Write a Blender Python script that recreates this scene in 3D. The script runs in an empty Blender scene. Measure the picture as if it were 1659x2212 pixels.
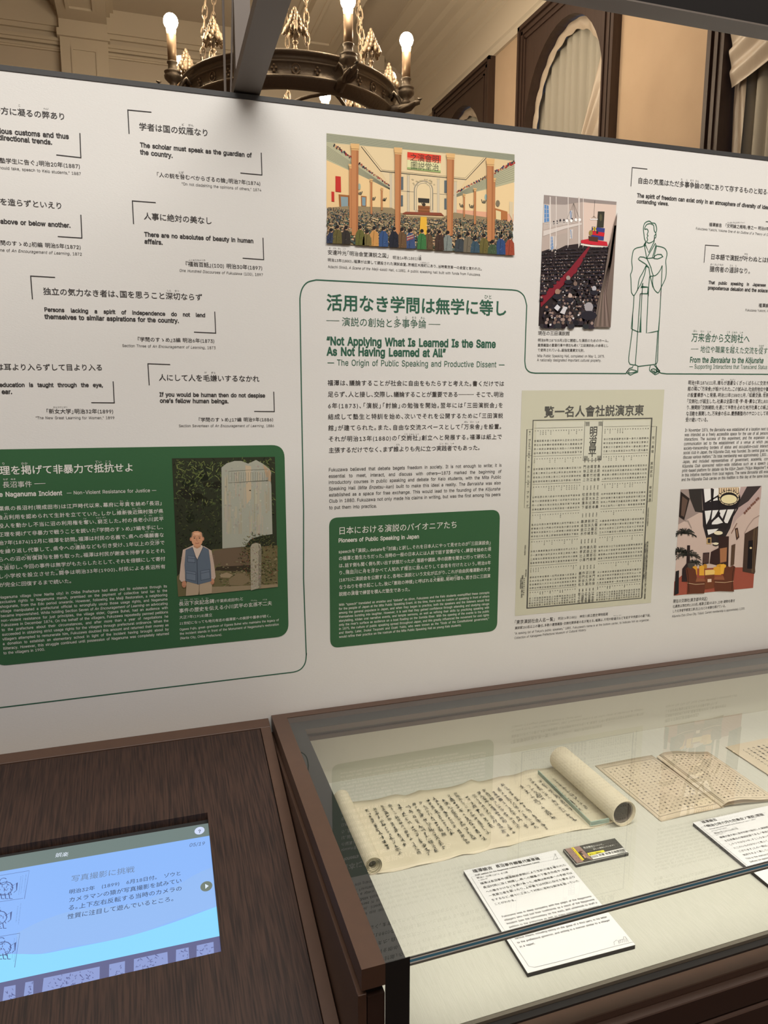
import bpy, bmesh, math, os, random
import numpy as np
from mathutils import Vector, Matrix

# ------------------------------------------------------------------ camera, world, lights, exposure
SC = bpy.context.scene
CAM_P = Vector((0.0, -1.3, 1.5))
YAW, PITCH, ROLL, FPX = 0.31622, -0.16824, 0.001465, 1612.9
_f = Vector((math.sin(YAW)*math.cos(PITCH), math.cos(YAW)*math.cos(PITCH), math.sin(PITCH)))
_r = Vector((math.cos(YAW), -math.sin(YAW), 0)); _u = _r.cross(_f)
_r2 = _r*math.cos(ROLL) + _u*math.sin(ROLL); _u2 = -_r*math.sin(ROLL) + _u*math.cos(ROLL)
cam = bpy.data.cameras.new('camera'); camo = bpy.data.objects.new('camera', cam)
SC.collection.objects.link(camo)
camo.matrix_world = Matrix(((_r2.x, _u2.x, -_f.x, CAM_P.x), (_r2.y, _u2.y, -_f.y, CAM_P.y), (_r2.z, _u2.z, -_f.z, CAM_P.z), (0, 0, 0, 1)))
cam.sensor_fit = 'VERTICAL'; cam.sensor_height = 24.0; cam.lens = 24.0*FPX/2212; cam.clip_start = 0.02
SC.camera = camo
SC.view_settings.view_transform = 'Standard'; SC.view_settings.look = 'None'
SC.view_settings.exposure = 0.0; SC.view_settings.gamma = 1.0; SC.view_settings.use_curve_mapping = False
SC.cycles.max_bounces = 8; SC.cycles.transparent_max_bounces = 16
SC.cycles.sample_clamp_indirect = 4.0
SC.cycles.use_denoising = True

w = bpy.data.worlds.new('world'); SC.world = w; w.use_nodes = True
w.node_tree.nodes['Background'].inputs[0].default_value = (0.55, 0.72, 1.0, 1)   # daylight outside the tall windows
w.node_tree.nodes['Background'].inputs[1].default_value = 1.2

def area(name, loc, rot, sx, sy, power, col):
    l = bpy.data.lights.new(name, 'AREA'); l.shape = 'RECTANGLE'; l.size = sx; l.size_y = sy
    l.energy = power; l.color = col
    o = bpy.data.objects.new(name, l); SC.collection.objects.link(o); o.location = loc; o.rotation_euler = rot
    return o
WARM = (1.0, 0.86, 0.70); NEUT = (1.0, 0.95, 0.89)
# lamp strip in the rail over the panel, ceiling lamps over the visitor side, the lamp of the glass case, and added unseen fills
area('rail_lamp_strip', (0.35, -0.392, 1.9625), (math.radians(54), 0, 0), 4.8, 0.02, 1.0, NEUT)
wash = area('ceiling_wall_washers', (0.7, -0.80, 2.95), (math.radians(24), 0, 0), 4.6, 0.25, 23, NEUT); wash.data.spread = math.radians(95)
deck_fill = area('case_downlights', (1.45, -0.80, 2.95), (math.radians(4), 0, 0), 1.9, 0.25, 4.2, (1.0, 0.965, 0.90)); deck_fill.data.spread = math.radians(75)  # unseen overhead fill, added to brighten the case deck
area('room_downlight', (0.3, -1.7, 3.6), (math.radians(12), 0, 0), 2.6, 0.8, 23, NEUT)
area('front_downlight', (0.6, -3.0, 3.9), (math.radians(25), 0, 0), 2.5, 0.6, 12, NEUT)  # unseen fill added behind the camera to brighten glass edges and front rails
area('case_lamp_strip', (1.0, -0.600, 0.872), (math.radians(82), 0, 0), 1.5, 0.012, 1.2, (1.0, 0.97, 0.86))
area('hall_lamp', (1.2, 3.3, 4.55), (0, 0, 0), 2.0, 3.0, 38, WARM)  # area light added under the ceiling to brighten the hall beyond the bulbs

# ------------------------------------------------------------------ measuring: photograph pixel -> point on a real plane
def ray(x, y):
    a, b = (x-829.5)/FPX, (y-1106)/FPX
    return _r2*a - _u2*b + _f
def hit(x, y, n, d):
    v = ray(x, y); n = Vector(n); return CAM_P + v*((d - n.dot(CAM_P))/n.dot(v))
def wall(x, y, Y=0.0): return hit(x, y, (0, 1, 0), Y)
def flat(x, y, z): return hit(x, y, (0, 0, 1), z)
KS = 0.24; KZ = 0.894
def kio(x, y, dz=0.0): return hit(x, y, (0, -KS, 1), KZ+dz)
ZF = dict(a=(0, 0, .5425), c=(0, 560, .422), d=(0, 950, .422), e=(640, 260, .3376), f=(640, 600, .3134), g=(680, 980, .2652),
          h=(1080, 320, .349), i=(1420, 780, .2802), j=(1080, 820, .2621), k=(0, 1480, .4581), m=(980, 1800, .2532), n=(1200, 1790, .1085),
          q=(1100, 1400, .337), s=(560, 1400, .3315), p=(0, 0, 1.0), w=(0, 1500, .1808))
def zp(k, x, y):
    a, b, s = ZF[k]; return a+x*s, b+y*s

# ------------------------------------------------------------------ materials
def lin(c):
    return tuple(((v/255)/12.92 if v/255 <= .04045 else ((v/255+.055)/1.055)**2.4) for v in c)
MATS = {}
def mat(name, col, rough=.6, metal=0.0, emit=None, es=0, spec=.5, bump=None, vary=None, coat=0, attr=None, again=1.0):
    if name in MATS: return MATS[name]
    m = bpy.data.materials.new(name); m.use_nodes = True; MATS[name] = m
    nt = m.node_tree; b = nt.nodes['Principled BSDF']
    b.inputs['Base Color'].default_value = (*col, 1); b.inputs['Roughness'].default_value = rough
    b.inputs['Metallic'].default_value = metal; b.inputs['Specular IOR Level'].default_value = spec
    b.inputs['Coat Weight'].default_value = coat
    if emit: b.inputs['Emission Color'].default_value = (*emit, 1); b.inputs['Emission Strength'].default_value = es
    tc = nt.nodes.new('ShaderNodeTexCoord')
    def noise(scale, sc, det=4):
        mp = nt.nodes.new('ShaderNodeMapping'); mp.inputs['Scale'].default_value = sc
        nt.links.new(tc.outputs['Object'], mp.inputs[0])
        n = nt.nodes.new('ShaderNodeTexNoise'); n.inputs['Scale'].default_value = scale; n.inputs['Detail'].default_value = det
        nt.links.new(mp.outputs[0], n.inputs['Vector']); return n
    if vary:                                   # (noise scale, xyz stretch, second colour, low, high)
        n = noise(vary[0], vary[1]); rp = nt.nodes.new('ShaderNodeValToRGB')
        rp.color_ramp.elements[0].position = vary[3]; rp.color_ramp.elements[1].position = vary[4]
        rp.color_ramp.elements[0].color = (*vary[2], 1); rp.color_ramp.elements[1].color = (*col, 1)
        nt.links.new(n.outputs['Fac'], rp.inputs[0]); nt.links.new(rp.outputs[0], b.inputs['Base Color'])
    if bump:                                   # (noise scale, xyz stretch, strength, distance)
        n = noise(bump[0], bump[1]); bp = nt.nodes.new('ShaderNodeBump')
        bp.inputs['Strength'].default_value = bump[2]; bp.inputs['Distance'].default_value = bump[3]
        nt.links.new(n.outputs['Fac'], bp.inputs['Height']); nt.links.new(bp.outputs[0], b.inputs['Normal'])
    if attr:
        a = nt.nodes.new('ShaderNodeAttribute'); a.attribute_name = 'Col'
        if attr == 'emit':
            b.inputs['Base Color'].default_value = (.01, .01, .012, 1)
            nt.links.new(a.outputs['Color'], b.inputs['Emission Color']); b.inputs['Emission Strength'].default_value = es
        else: nt.links.new(a.outputs['Color'], b.inputs['Base Color'])
    return m
def glass_mat(name, tint, ior=1.5, rough=0.0):
    m = bpy.data.materials.new(name); m.use_nodes = True; nt = m.node_tree; nt.nodes.clear(); MATS[name] = m
    o = nt.nodes.new('ShaderNodeOutputMaterial'); mx = nt.nodes.new('ShaderNodeMixShader'); fr = nt.nodes.new('ShaderNodeFresnel')
    t = nt.nodes.new('ShaderNodeBsdfTransparent'); g = nt.nodes.new('ShaderNodeBsdfGlossy')
    ge = nt.nodes.new('ShaderNodeNewGeometry'); m1 = nt.nodes.new('ShaderNodeMath'); m2 = nt.nodes.new('ShaderNodeMath')
    m1.operation = 'SUBTRACT'; m1.inputs[0].default_value = 1.85; m2.operation = 'MULTIPLY'; m2.use_clamp = True   # a pane: both faces' reflection on the outer one
    k = nt.nodes.new('ShaderNodeMath'); k.operation = 'MULTIPLY'; k.inputs[1].default_value = 1.85
    nt.links.new(ge.outputs['Backfacing'], k.inputs[0]); nt.links.new(k.outputs[0], m1.inputs[1])
    nt.links.new(m1.outputs[0], m2.inputs[0]); nt.links.new(fr.outputs[0], m2.inputs[1])
    fr.inputs[0].default_value = ior; t.inputs[0].default_value = (*tint, 1); g.inputs['Roughness'].default_value = rough
    nt.links.new(m2.outputs[0], mx.inputs[0]); nt.links.new(t.outputs[0], mx.inputs[1]); nt.links.new(g.outputs[0], mx.inputs[2])
    nt.links.new(mx.outputs[0], o.inputs[0]); return m

# ------------------------------------------------------------------ mesh helpers
COL = SC.collection
WLOC = {}
def obj(name, verts, faces, m, parent=None, loc=None, smooth=False, cols=None, mats=None, mi=None):
    """one mesh object; verts are world coordinates, the origin is the parent's origin (or loc)"""
    base = Vector(loc) if loc is not None else (WLOC[parent.name] if parent else Vector((0, 0, 0)))
    me = bpy.data.meshes.new(name)
    v = np.asarray([tuple(p) for p in verts], dtype=np.float64) - np.array(base)
    me.from_pydata(v.tolist(), [], faces)
    if mats: [me.materials.append(q) for q in mats]; me.polygons.foreach_set('material_index', mi)
    else: me.materials.append(m)
    if smooth: me.polygons.foreach_set('use_smooth', [True]*len(me.polygons))
    if cols is not None:
        ca = me.color_attributes.new('Col', 'FLOAT_COLOR', 'POINT')
        ca.data.foreach_set('color', np.asarray(cols, dtype=np.float32).ravel())
    me.update()
    o = bpy.data.objects.new(name, me); COL.objects.link(o)
    if parent: o.parent = parent; o.location = base - WLOC[parent.name]
    else: o.location = base
    WLOC[o.name] = base.copy()
    return o
def tag(o, label=None, cat=None, group=None, kind=None):
    if label: o['label'] = label
    if cat: o['category'] = cat
    if group: o['group'] = group
    if kind: o['kind'] = kind
    return o
def thing(name, loc, label, cat, group=None):
    o = bpy.data.objects.new(name, None); COL.objects.link(o); o.location = loc; o.empty_display_size = .05
    WLOC[o.name] = Vector(loc); return tag(o, label, cat, group)
class MB:
    def __init__(s): s.v = []; s.f = []
    def add(s, v, f):
        k = len(s.v); s.v += [tuple(p) for p in v]; s.f += [tuple(i+k for i in q) for q in f]; return s
    def box(s, a, b):
        x0, y0, z0 = a; x1, y1, z1 = b
        return s.add([(x0, y0, z0), (x1, y0, z0), (x1, y1, z0), (x0, y1, z0), (x0, y0, z1), (x1, y0, z1), (x1, y1, z1), (x0, y1, z1)],
                     [(0, 3, 2, 1), (4, 5, 6, 7), (0, 1, 5, 4), (1, 2, 6, 5), (2, 3, 7, 6), (3, 0, 4, 7)])
    def hexa(s, q, r):
        return s.add(list(q)+list(r), [(3, 2, 1, 0), (4, 5, 6, 7), (0, 1, 5, 4), (1, 2, 6, 5), (2, 3, 7, 6), (3, 0, 4, 7)])
    def prism(s, prof, a, b, axis):            # prof 2D list extruded along axis from a to b
        n = len(prof)
        def P(p, t): return {'x': (t, p[0], p[1]), 'y': (p[0], t, p[1]), 'z': (p[0], p[1], t)}[axis]
        v = [P(p, a) for p in prof]+[P(p, b) for p in prof]
        f = [(i, (i+1) % n, n+(i+1) % n, n+i) for i in range(n)]+[tuple(range(n))[::-1], tuple(range(n, 2*n))]
        return s.add(v, f)
    def lathe(s, prof, c, n=16, close=True, M=None):
        v = []; f = []
        for r, z in prof:
            for k in range(n):
                a = 2*math.pi*k/n; p = Vector((r*math.cos(a), r*math.sin(a), z))
                if M: p = M @ p
                v.append(p+Vector(c))
        L = len(prof)
        for i in range(L-1):
            for k in range(n): f.append((i*n+k, i*n+(k+1) % n, (i+1)*n+(k+1) % n, (i+1)*n+k))
        if close: f.append(tuple(range(n))[::-1]); f.append(tuple((L-1)*n+k for k in range(n)))
        return s.add(v, f)
    def tube(s, pts, r, n=8, closed=False):
        pts = [Vector(p) for p in pts]; L = len(pts); v = []; f = []
        rr = r if isinstance(r, (list, tuple)) else [r]*L
        up = Vector((0, 0, 1))
        for i, p in enumerate(pts):
            if closed: t = pts[(i+1) % L]-pts[i-1]
            else: t = pts[min(i+1, L-1)]-pts[max(i-1, 0)]
            t.normalize(); a = t.cross(up)
            if a.length < .05: a = t.cross(Vector((1, 0, 0)))
            a.normalize(); b = t.cross(a)
            for k in range(n):
                w_ = 2*math.pi*k/n; v.append(p+(a*math.cos(w_)+b*math.sin(w_))*rr[i])
        for i in range(L if closed else L-1):
            j = (i+1) % L
            for k in range(n): f.append((i*n+k, i*n+(k+1) % n, j*n+(k+1) % n, j*n+k))
        if not closed: f.append(tuple(range(n))[::-1]); f.append(tuple((L-1)*n+k for k in range(n)))
        return s.add(v, f)
    def ball(s, c, r, n=8, sz=1.0):
        m = max(3, n//2); prof = [(max(1e-4, r*math.sin(math.pi*i/m)), -r*sz*math.cos(math.pi*i/m)) for i in range(m+1)]
        return s.lathe(prof, c, n, True)
    def build(s, name, m, parent=None, loc=None, smooth=False, fn=None):
        v = s.v if fn is None else [fn(p) for p in s.v]
        return obj(name, v, s.f, m, parent, loc, smooth)
def bevel(o, w=.002, n=2):
    b = o.modifiers.new('bevel', 'BEVEL'); b.width = w; b.segments = n; b.limit_method = 'ANGLE'; return o

# ------------------------------------------------------------------ lettering: outlines of Blender's own font, laid out character by character
GL = {}
try: FONT = bpy.data.fonts.load(os.path.join(bpy.utils.system_resource('DATAFILES'), 'fonts', 'Inter.woff2'))   # Blender's own interface font
except Exception: FONT = None
def _mesh(s, off, res=2):
    """outlines of a character: each outer contour filled on its own with the holes inside it, made bolder by moving the contour out"""
    from mathutils.geometry import delaunay_2d_cdt
    cu = bpy.data.curves.new('t', 'FONT'); cu.body = s
    if FONT and (ord(max(s)) < 0x250 or max(s) in '—–’“”'): cu.font = FONT
    cu.resolution_u = res; cu.fill_mode = 'NONE'
    ob = bpy.data.objects.new('t', cu); me = ob.to_mesh()
    co = [tuple(v.co[:2]) for v in me.vertices]; nb = {}
    for e in me.edges:
        a, b = e.vertices; nb.setdefault(a, []).append(b); nb.setdefault(b, []).append(a)
    ob.to_mesh_clear(); bpy.data.objects.remove(ob); bpy.data.curves.remove(cu)
    seen = set(); loops = []
    for st in range(len(co)):
        if st in seen or st not in nb: continue
        lp = [st]; seen.add(st); cur = st
        while True:
            nx = [q for q in nb[cur] if q not in seen]
            if not nx: break
            cur = nx[0] if len(lp) > 1 else min(nx, key=lambda q: q != cur+1); lp.append(cur); seen.add(cur)
        P = []
        for i in lp:
            if not P or abs(P[-1][0]-co[i][0])+abs(P[-1][1]-co[i][1]) > 1e-5: P.append(co[i])
        if len(P) > 2: loops.append(P)
    def area_(P): return .5*sum(P[i-1][0]*P[i][1]-P[i][0]*P[i-1][1] for i in range(len(P)))
    if not loops: return np.zeros((0, 2)), np.zeros((0, 3), int)
    sg = 1 if area_(max(loops, key=lambda P: abs(area_(P)))) > 0 else -1
    def grow(P):
        if not off: return P
        n = len(P); Q = []
        for i in range(n):
            a, b, c = P[i-1], P[i], P[(i+1) % n]
            d1 = (b[0]-a[0], b[1]-a[1]); d2 = (c[0]-b[0], c[1]-b[1]); l1 = math.hypot(*d1) or 1; l2 = math.hypot(*d2) or 1
            n1 = (d1[1]/l1*sg, -d1[0]/l1*sg); n2 = (d2[1]/l2*sg, -d2[0]/l2*sg); m = (n1[0]+n2[0], n1[1]+n2[1]); q = m[0]*m[0]+m[1]*m[1]
            k = min(2/q, 1.6) if q > 1e-3 else 0
            Q.append((b[0]+m[0]*k*off, b[1]+m[1]*k*off))
        return Q
    gl = [grow(P) for P in loops]; pts = []; eds = []
    for g in gl:
        k = len(pts); n = len(g); pts += [Vector(p) for p in g]; eds += [(k+i, k+(i+1) % n) for i in range(n)]
    r = delaunay_2d_cdt(pts, eds, [], 0, 1e-6, False)
    V = np.array([tuple(v) for v in r[0]]); T = np.array([f for f in r[2] if len(f) == 3], dtype=int).reshape(-1, 3)
    c = V[T].mean(axis=1); W_ = np.zeros(len(T))                       # keep the triangles whose winding number is not zero
    for g in gl:
        A = np.array(g); B = np.roll(A, -1, axis=0)
        for (x1, y1), (x2, y2) in zip(A, B):
            if y1 == y2: continue
            xi = x1+(c[:, 1]-y1)*(x2-x1)/(y2-y1)
            if y2 > y1: W_ += ((y1 <= c[:, 1]) & (c[:, 1] < y2) & (xi > c[:, 0]))
            else: W_ -= ((y2 <= c[:, 1]) & (c[:, 1] < y1) & (xi > c[:, 0]))
    return V, T[W_*sg > .5]
HH = {}
HALFL = '「『(（〔“'; HALFR = '」』)）、。，．・〕'
def glyph(ch, off):
    k = (ch, off)
    if k not in GL:
        if ch in ' 　': GL[k] = (np.zeros((0, 2)), np.zeros((0, 3), int), .28 if ch == ' ' else 1.0)
        else:
            co, tr = _mesh(ch, off)
            if ord(ch) > 0x2fff:
                adv = 1.0
                if ch in HALFL: co = co-np.array([.48, 0]); adv = .52
                elif ch in HALFR and ch != '・': adv = .52
                elif ch == '・': co = co-np.array([.25, 0]); adv = .5
            elif ch == '─': adv = 1.0; co = np.array([[0, .34], [1, .34], [1, .40], [0, .40]]); tr = np.array([[0, 1, 2], [0, 2, 3]])
            else:
                if 'HH' not in HH: HH['HH'] = _mesh('HH', 0, 1)[0][:, 0].max()
                adv = _mesh('H'+ch+'H', 0, 1)[0][:, 0].max()-HH['HH']
            GL[k] = (co, tr, adv)
    return GL[k]
class Print:
    """flat print on a plane: letters, rules and filled shapes gathered into one mesh"""
    def __init__(s, n, eps=.0003):
        s.n = Vector(n).normalized(); s.eps = eps; s.V = []; s.F = []; s.C = []; s.k = 0
    def _add(s, co3, tr, col=None):
        s.V.append(co3); s.F.append(tr+s.k); s.k += len(co3)
        if col is not None: s.C.append(np.tile(np.array([*col, 1.0]), (len(co3), 1)))
    def nat(s, t, off=0, trk=0):
        big = any(ord(c) > 0x2fff for c in t)
        return sum(glyph(c, off)[2]*(1.28 if big and ord(c) < 0x250 else 1) for c in t if c != '_')
    def run(s, t, p0, p1, scale, off=0, hy=1.0, just=True, cy=.38, italic=False, col=None, lift=0):
        p0, p1 = Vector(p0), Vector(p1); u = (p1-p0); W = u.length; u.normalize(); up = s.n.cross(u)
        vis = t.replace('_', ''); extra = 0; spc = False
        if scale is None: scale = W/s.nat(vis, off)
        elif just:
            rest = W-s.nat(vis, off)*scale
            nsp = vis.count(' ')
            if nsp > 2 and rest > 0: extra = rest/nsp; spc = True
            else: extra = rest/max(1, len(vis)-1)
        big = any(ord(c) > 0x2fff for c in t)
        x = 0.0; o = np.array(p0+s.n*(s.eps+lift)); U = np.array(u); P = np.array(up); it = italic
        for ch in t:
            if ch == '_': it = not it; continue
            co, tr, adv = glyph(ch, off)
            if big and ord(ch) < 0x250: co = co*1.28; adv = adv*1.28
            if len(co):
                a = co[:, 0]*scale+x; b = (co[:, 1]-cy)*scale*hy
                if it: a = a+.2*b
                s._add(o+np.outer(a, U)+np.outer(b, P), tr, col)
            x += adv*scale
            if extra and (not spc or ch == ' '): x += extra
        return s
    def poly(s, pts, col=None, lift=0.0):
        pts = [Vector(p)+s.n*(s.eps+lift) for p in pts]
        n = len(pts); 
        from mathutils.geometry import tessellate_polygon
        tr = tessellate_polygon([pts]) if n > 3 else [(0, 1, 2)]
        s._add(np.array([tuple(p) for p in pts]), np.array([tuple(q) for q in tr]).reshape(-1, 3), col); return s
    def stroke(s, pts, w, col=None, lift=0.0, closed=False):
        pts = [Vector(p) for p in pts]
        if closed: pts = pts+[pts[0]]
        L = []; R = []
        for i, p in enumerate(pts):
            t = (pts[min(i+1, len(pts)-1)]-pts[max(i-1, 0)])
            if closed and i in (0, len(pts)-1): t = pts[1]-pts[-2]
            t.normalize(); q = s.n.cross(t)*(w/2)
            if 0 < i < len(pts)-1:
                a = (pts[i]-pts[i-1]).normalized(); c = max(.35, a.dot(t)); q = q/c
            L.append(p+q); R.append(p-q)
        off = s.n*(s.eps+lift); n = len(pts)
        v = np.array([tuple(p+off) for p in L+R]); tr = []
        for i in range(n-1): tr += [(i, n+i, n+i+1), (i, n+i+1, i+1)]
        s._add(v, np.array(tr), col); return s
    def build(s, name, m, parent, label=None):
        V = np.vstack(s.V); F = np.vstack(s.F)
        o = obj(name, V, F.tolist(), m, parent, cols=(np.vstack(s.C) if s.C else None))
        if label: o['label'] = label
        return o
def curve_pts(pts, n=6, closed=False):
    """Catmull-Rom through 2-D points"""
    P = [Vector((p[0], p[1], 0)) for p in pts]; out = []; L = len(P)
    for i in range(L if closed else L-1):
        a = P[(i-1) % L] if closed or i else P[0]; b = P[i]; c = P[(i+1) % L]; d = P[(i+2) % L] if closed or i+2 < L else P[-1]
        for k in range(n):
            t = k/n; q = .5*((2*b)+(c-a)*t+(2*a-5*b+4*c-d)*t*t+(3*b-a-3*c+d)*t*t*t); out.append((q.x, q.y))
    if not closed: out.append((P[-1].x, P[-1].y))
    return out
# ------------------------------------------------------------------ materials in use
M_PAPER = mat('panel_paper', (.72, .712, .685), .75, bump=(300, (1, 1, 6), .25, .0006), spec=.2)
M_BLACK = mat('print_black', (.045, .042, .042), .6, spec=.2)
M_INK = mat('print_dark_green', (.035, .12, .075), .6, spec=.2)
M_GREEN = mat('print_green_box', (.040, .125, .052), .62, spec=.25, bump=(300, (1, 1, 6), .2, .0005))
M_WHITE = mat('print_white', (.78, .78, .72), .6, spec=.2)
M_ART = mat('printed_picture', (.5, .5, .5), .6, attr='base', spec=.2)
M_TRIM = mat('dark_grey_metal', (.055, .055, .055), .45, .3)
M_RAIL = mat('rail_body_shaded', (.010, .0085, .008), .7, spec=.1)
M_POST = mat('grey_painted_steel', (.135, .112, .095), .5, .2)
M_BROWN = mat('brown_painted_metal', (.088, .047, .030), .42, vary=(60, (1, 1, 1), (.080, .043, .028), .3, .7), bump=(900, (1, 1, 1), .15, .0003))
M_BROWN2 = mat('dark_brown_lacquer', (.040, .022, .016), .35)
M_WOOD = mat('dark_wenge_wood', (.050, .026, .018), .55, spec=.3, vary=(150, (3.2, .10, .3), (.018, .010, .008), .36, .62), bump=(150, (3.2, .10, .3), .3, .0004))
M_BAND = mat('black_glass_print', (.018, .018, .018), .5)
M_VOID = mat('black_interior', (.008, .008, .008), .6)
M_DECK = mat('case_fabric', (.60, .585, .515), .9, spec=.1, vary=(900, (1, .05, 1), (.55, .535, .465), .3, .65), bump=(900, (1, .05, 1), .35, .0006))
M_FABW = mat('case_fabric_wall', (.60, .575, .49), .9, spec=.1, bump=(500, (1, 1, 5), .4, .0008))
M_GLASS = glass_mat('case_glass', (.972, .98, .966), 1.52)
M_GEDGE_B = mat('glass_edge_blue', (.09, .30, .46), .25, spec=.5)
M_GEDGE_L = mat('glass_edge_light', (.88, .88, .82), .25, spec=.8)
M_GEDGE_D = mat('glass_edge_dark', (.10, .10, .09), .2, spec=.8)
M_WALLP = mat('beige_wallpaper', (.56, .415, .29), .85, spec=.1, vary=(6, (1, 1, 1), (.53, .39, .27), .3, .7))
M_PLAST = mat('ceiling_plaster', (.60, .53, .44), .85, spec=.1)
M_PLAST2 = mat('cream_plaster_moulding', (.64, .565, .46), .8, spec=.15)
M_WINW = mat('dark_window_wood', (.060, .033, .024), .5, vary=(12, (4, 4, .6), (.045, .024, .017), .3, .7))
M_SATIN = mat('satin_curtain', (.52, .43, .34), .34, spec=.5, bump=(8, (1, 1, .5), .4, .02))
M_SHEER = mat('plain_curtain', (.40, .37, .31), .8)
M_BRONZE = mat('dark_bronze', (.185, .145, .105), .45, .45, bump=(60, (1, 1, 1), .5, .004))
M_BRONZEL = mat('gilt_bronze', (.26, .19, .125), .45, .45, bump=(90, (1, 1, 1), .6, .004))
M_SLEEVE = mat('candle_sleeve_brass', (.30, .20, .12), .45, .5)
M_BULB = mat('lit_bulb', (1, .9, .75), .4, emit=(1.0, .84, .60), es=255)
M_BULBN = mat('bulb_neck', (1, .75, .45), .4, emit=(1.0, .62, .30), es=5.0)
M_FLOOR = mat('dark_carpet', (.10, .055, .045), .95)
M_OLDP = mat('aged_paper', (.74, .66, .51), .9, spec=.1, vary=(14, (1, 1, 1), (.67, .585, .44), .35, .7), bump=(40, (1, 1, 1), .5, .003))
M_OLDP2 = mat('booklet_paper', (.66, .56, .42), .9, spec=.1, vary=(10, (1, 1, 1), (.60, .50, .37), .35, .7))
M_INKB = mat('brush_ink', (.03, .03, .03), .8)
M_INKG = mat('grey_ink', (.16, .14, .12), .8)
M_CARD = mat('white_card', (.80, .79, .80), .6, spec=.2)
M_BOARD = mat('black_foam_board', (.014, .013, .015), .6)
M_WEIGHT = glass_mat('thick_glass', (.985, .992, .985), 1.5)
M_SCREEN = mat('screen_picture', (.01, .01, .01), .25, attr='emit', es=1.0)
M_CORD = mat('black_cord', (.01, .01, .01), .5)

# ------------------------------------------------------------------ the setting
def struct(name, mb, m, smooth=False):
    o = mb.build(name, m, smooth=smooth); o['kind'] = 'structure'; return o
def S(*bx):
    m = MB(); [m.box(a, b) for a, b in bx]; return m
XL, XR, YF, YB, ZC = -4.0, 3.0, -4.0, 6.7, 4.9
struct('floor', S(((XL-.2, YF-.2, -.1), (XR+.3, YB+.2, 0))), M_FLOOR)
struct('ceiling', S(((XL-.2, YF-.2, ZC), (XR+.3, YB+.2, ZC+.1))), M_PLAST)
struct('wall_left', S(((XL-.15, YF, 0), (XL, YB, ZC))), M_WALLP)
struct('wall_front', S(((XL-.15, YF-.15, 0), (XR+.2, YF, ZC))), M_WALLP)
wb = struct('wall_back', S(((XL, YB, 0), (XR+.2, YB+.15, ZC))), M_PLAST)
WINS = [(1.60, 'window_1'), (3.74, 'window_2'), (5.52, 'window_3')]
WHW = .64; ZT = 4.22; ZS = .8
mw = MB(); ys = YF
for cy_, _ in WINS:
    mw.box((XR, ys, 0), (XR+.2, cy_-WHW, ZC)); mw.box((XR, cy_-WHW, 0), (XR+.2, cy_+WHW, ZS)); mw.box((XR, cy_-WHW, ZT), (XR+.2, cy_+WHW, ZC)); ys = cy_+WHW
mw.box((XR, ys, 0), (XR+.2, YB, ZC))
struct('wall_right', mw, M_WALLP)
cor = [(3.0, 4.22), (2.975, 4.22), (2.97, 4.245), (2.965, 4.27), (2.95, 4.285), (2.95, 4.50), (2.93, 4.52), (2.93, 4.55), (2.88, 4.59), (2.88, 4.62), (2.84, 4.64), (2.82, 4.70), (2.76, 4.72), (2.74, 4.76), (2.62, 4.80), (2.60, 4.84), (2.50, 4.86), (2.50, 4.9), (3.0, 4.9)]
struct('trim_1', MB().prism(cor[::-1], YF, YB, 'y'), M_PLAST2)
# crown and rail mouldings of the far wall, ceiling beams, the pilaster below the left one
cb = MB()
for z0, z1, d in [(4.70, 4.9, .05), (4.66, 4.70, .03), (4.60, 4.615, .03), (4.575, 4.60, .055), (4.55, 4.575, .035), (4.515, 4.53, .03), (4.50, 4.515, .02), (4.33, 4.34, .015)]:
    cb.box((XL, YB-d, z0), (2.6, YB, z1))
struct('trim_2', cb, M_PLAST2)
for i, (x0, x1) in enumerate([(-2.63, -2.22), (-.50, -.09), (1.63, 2.04)]):
    bm_ = MB().box((x0, YF, 4.74), (x1, YB, 4.9)).box((x0-.03, YF, 4.83), (x0, YB, 4.9)).box((x1, YF, 4.83), (x1+.03, YB, 4.9)).box((x0-.06, YF, 4.87), (x1+.06, YB, 4.9))
    for k in range(6):                          # framed panels on the beam's underside
        y0 = YB-.35-k*1.75; y1 = y0-1.5; a, b = x0+.08, x1-.08
        for q in [((a, y1, 4.722), (a+.03, y0, 4.74)), ((b-.03, y1, 4.722), (b, y0, 4.74)), ((a+.03, y0-.03, 4.722), (b-.03, y0, 4.74)), ((a+.03, y1, 4.722), (b-.03, y1+.03, 4.74))]: bm_.box(*q)
    struct('trim_%d' % (3+i), bm_, M_PLAST2)
    if i < 2:
        c = MB(); y0 = YB-.10
        c.box((x0, y0, 0), (x1, YB, 4.60)).box((x0-.02, y0-.03, 4.60), (x1+.02, YB, 4.66)).box((x0, y0-.02, 4.66), (x1, YB, 4.74))
        a, b = x0+.09, x1-.09
        for q in [((a, y0-.012, 1.0), (a+.02, y0, 4.52)), ((b-.02, y0-.012, 1.0), (b, y0, 4.52)), ((a+.02, y0-.012, 4.50), (b-.02, y0, 4.52))]: c.box(*q)
        struct('trim_%d' % (6+i), c, M_PLAST2)

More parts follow.
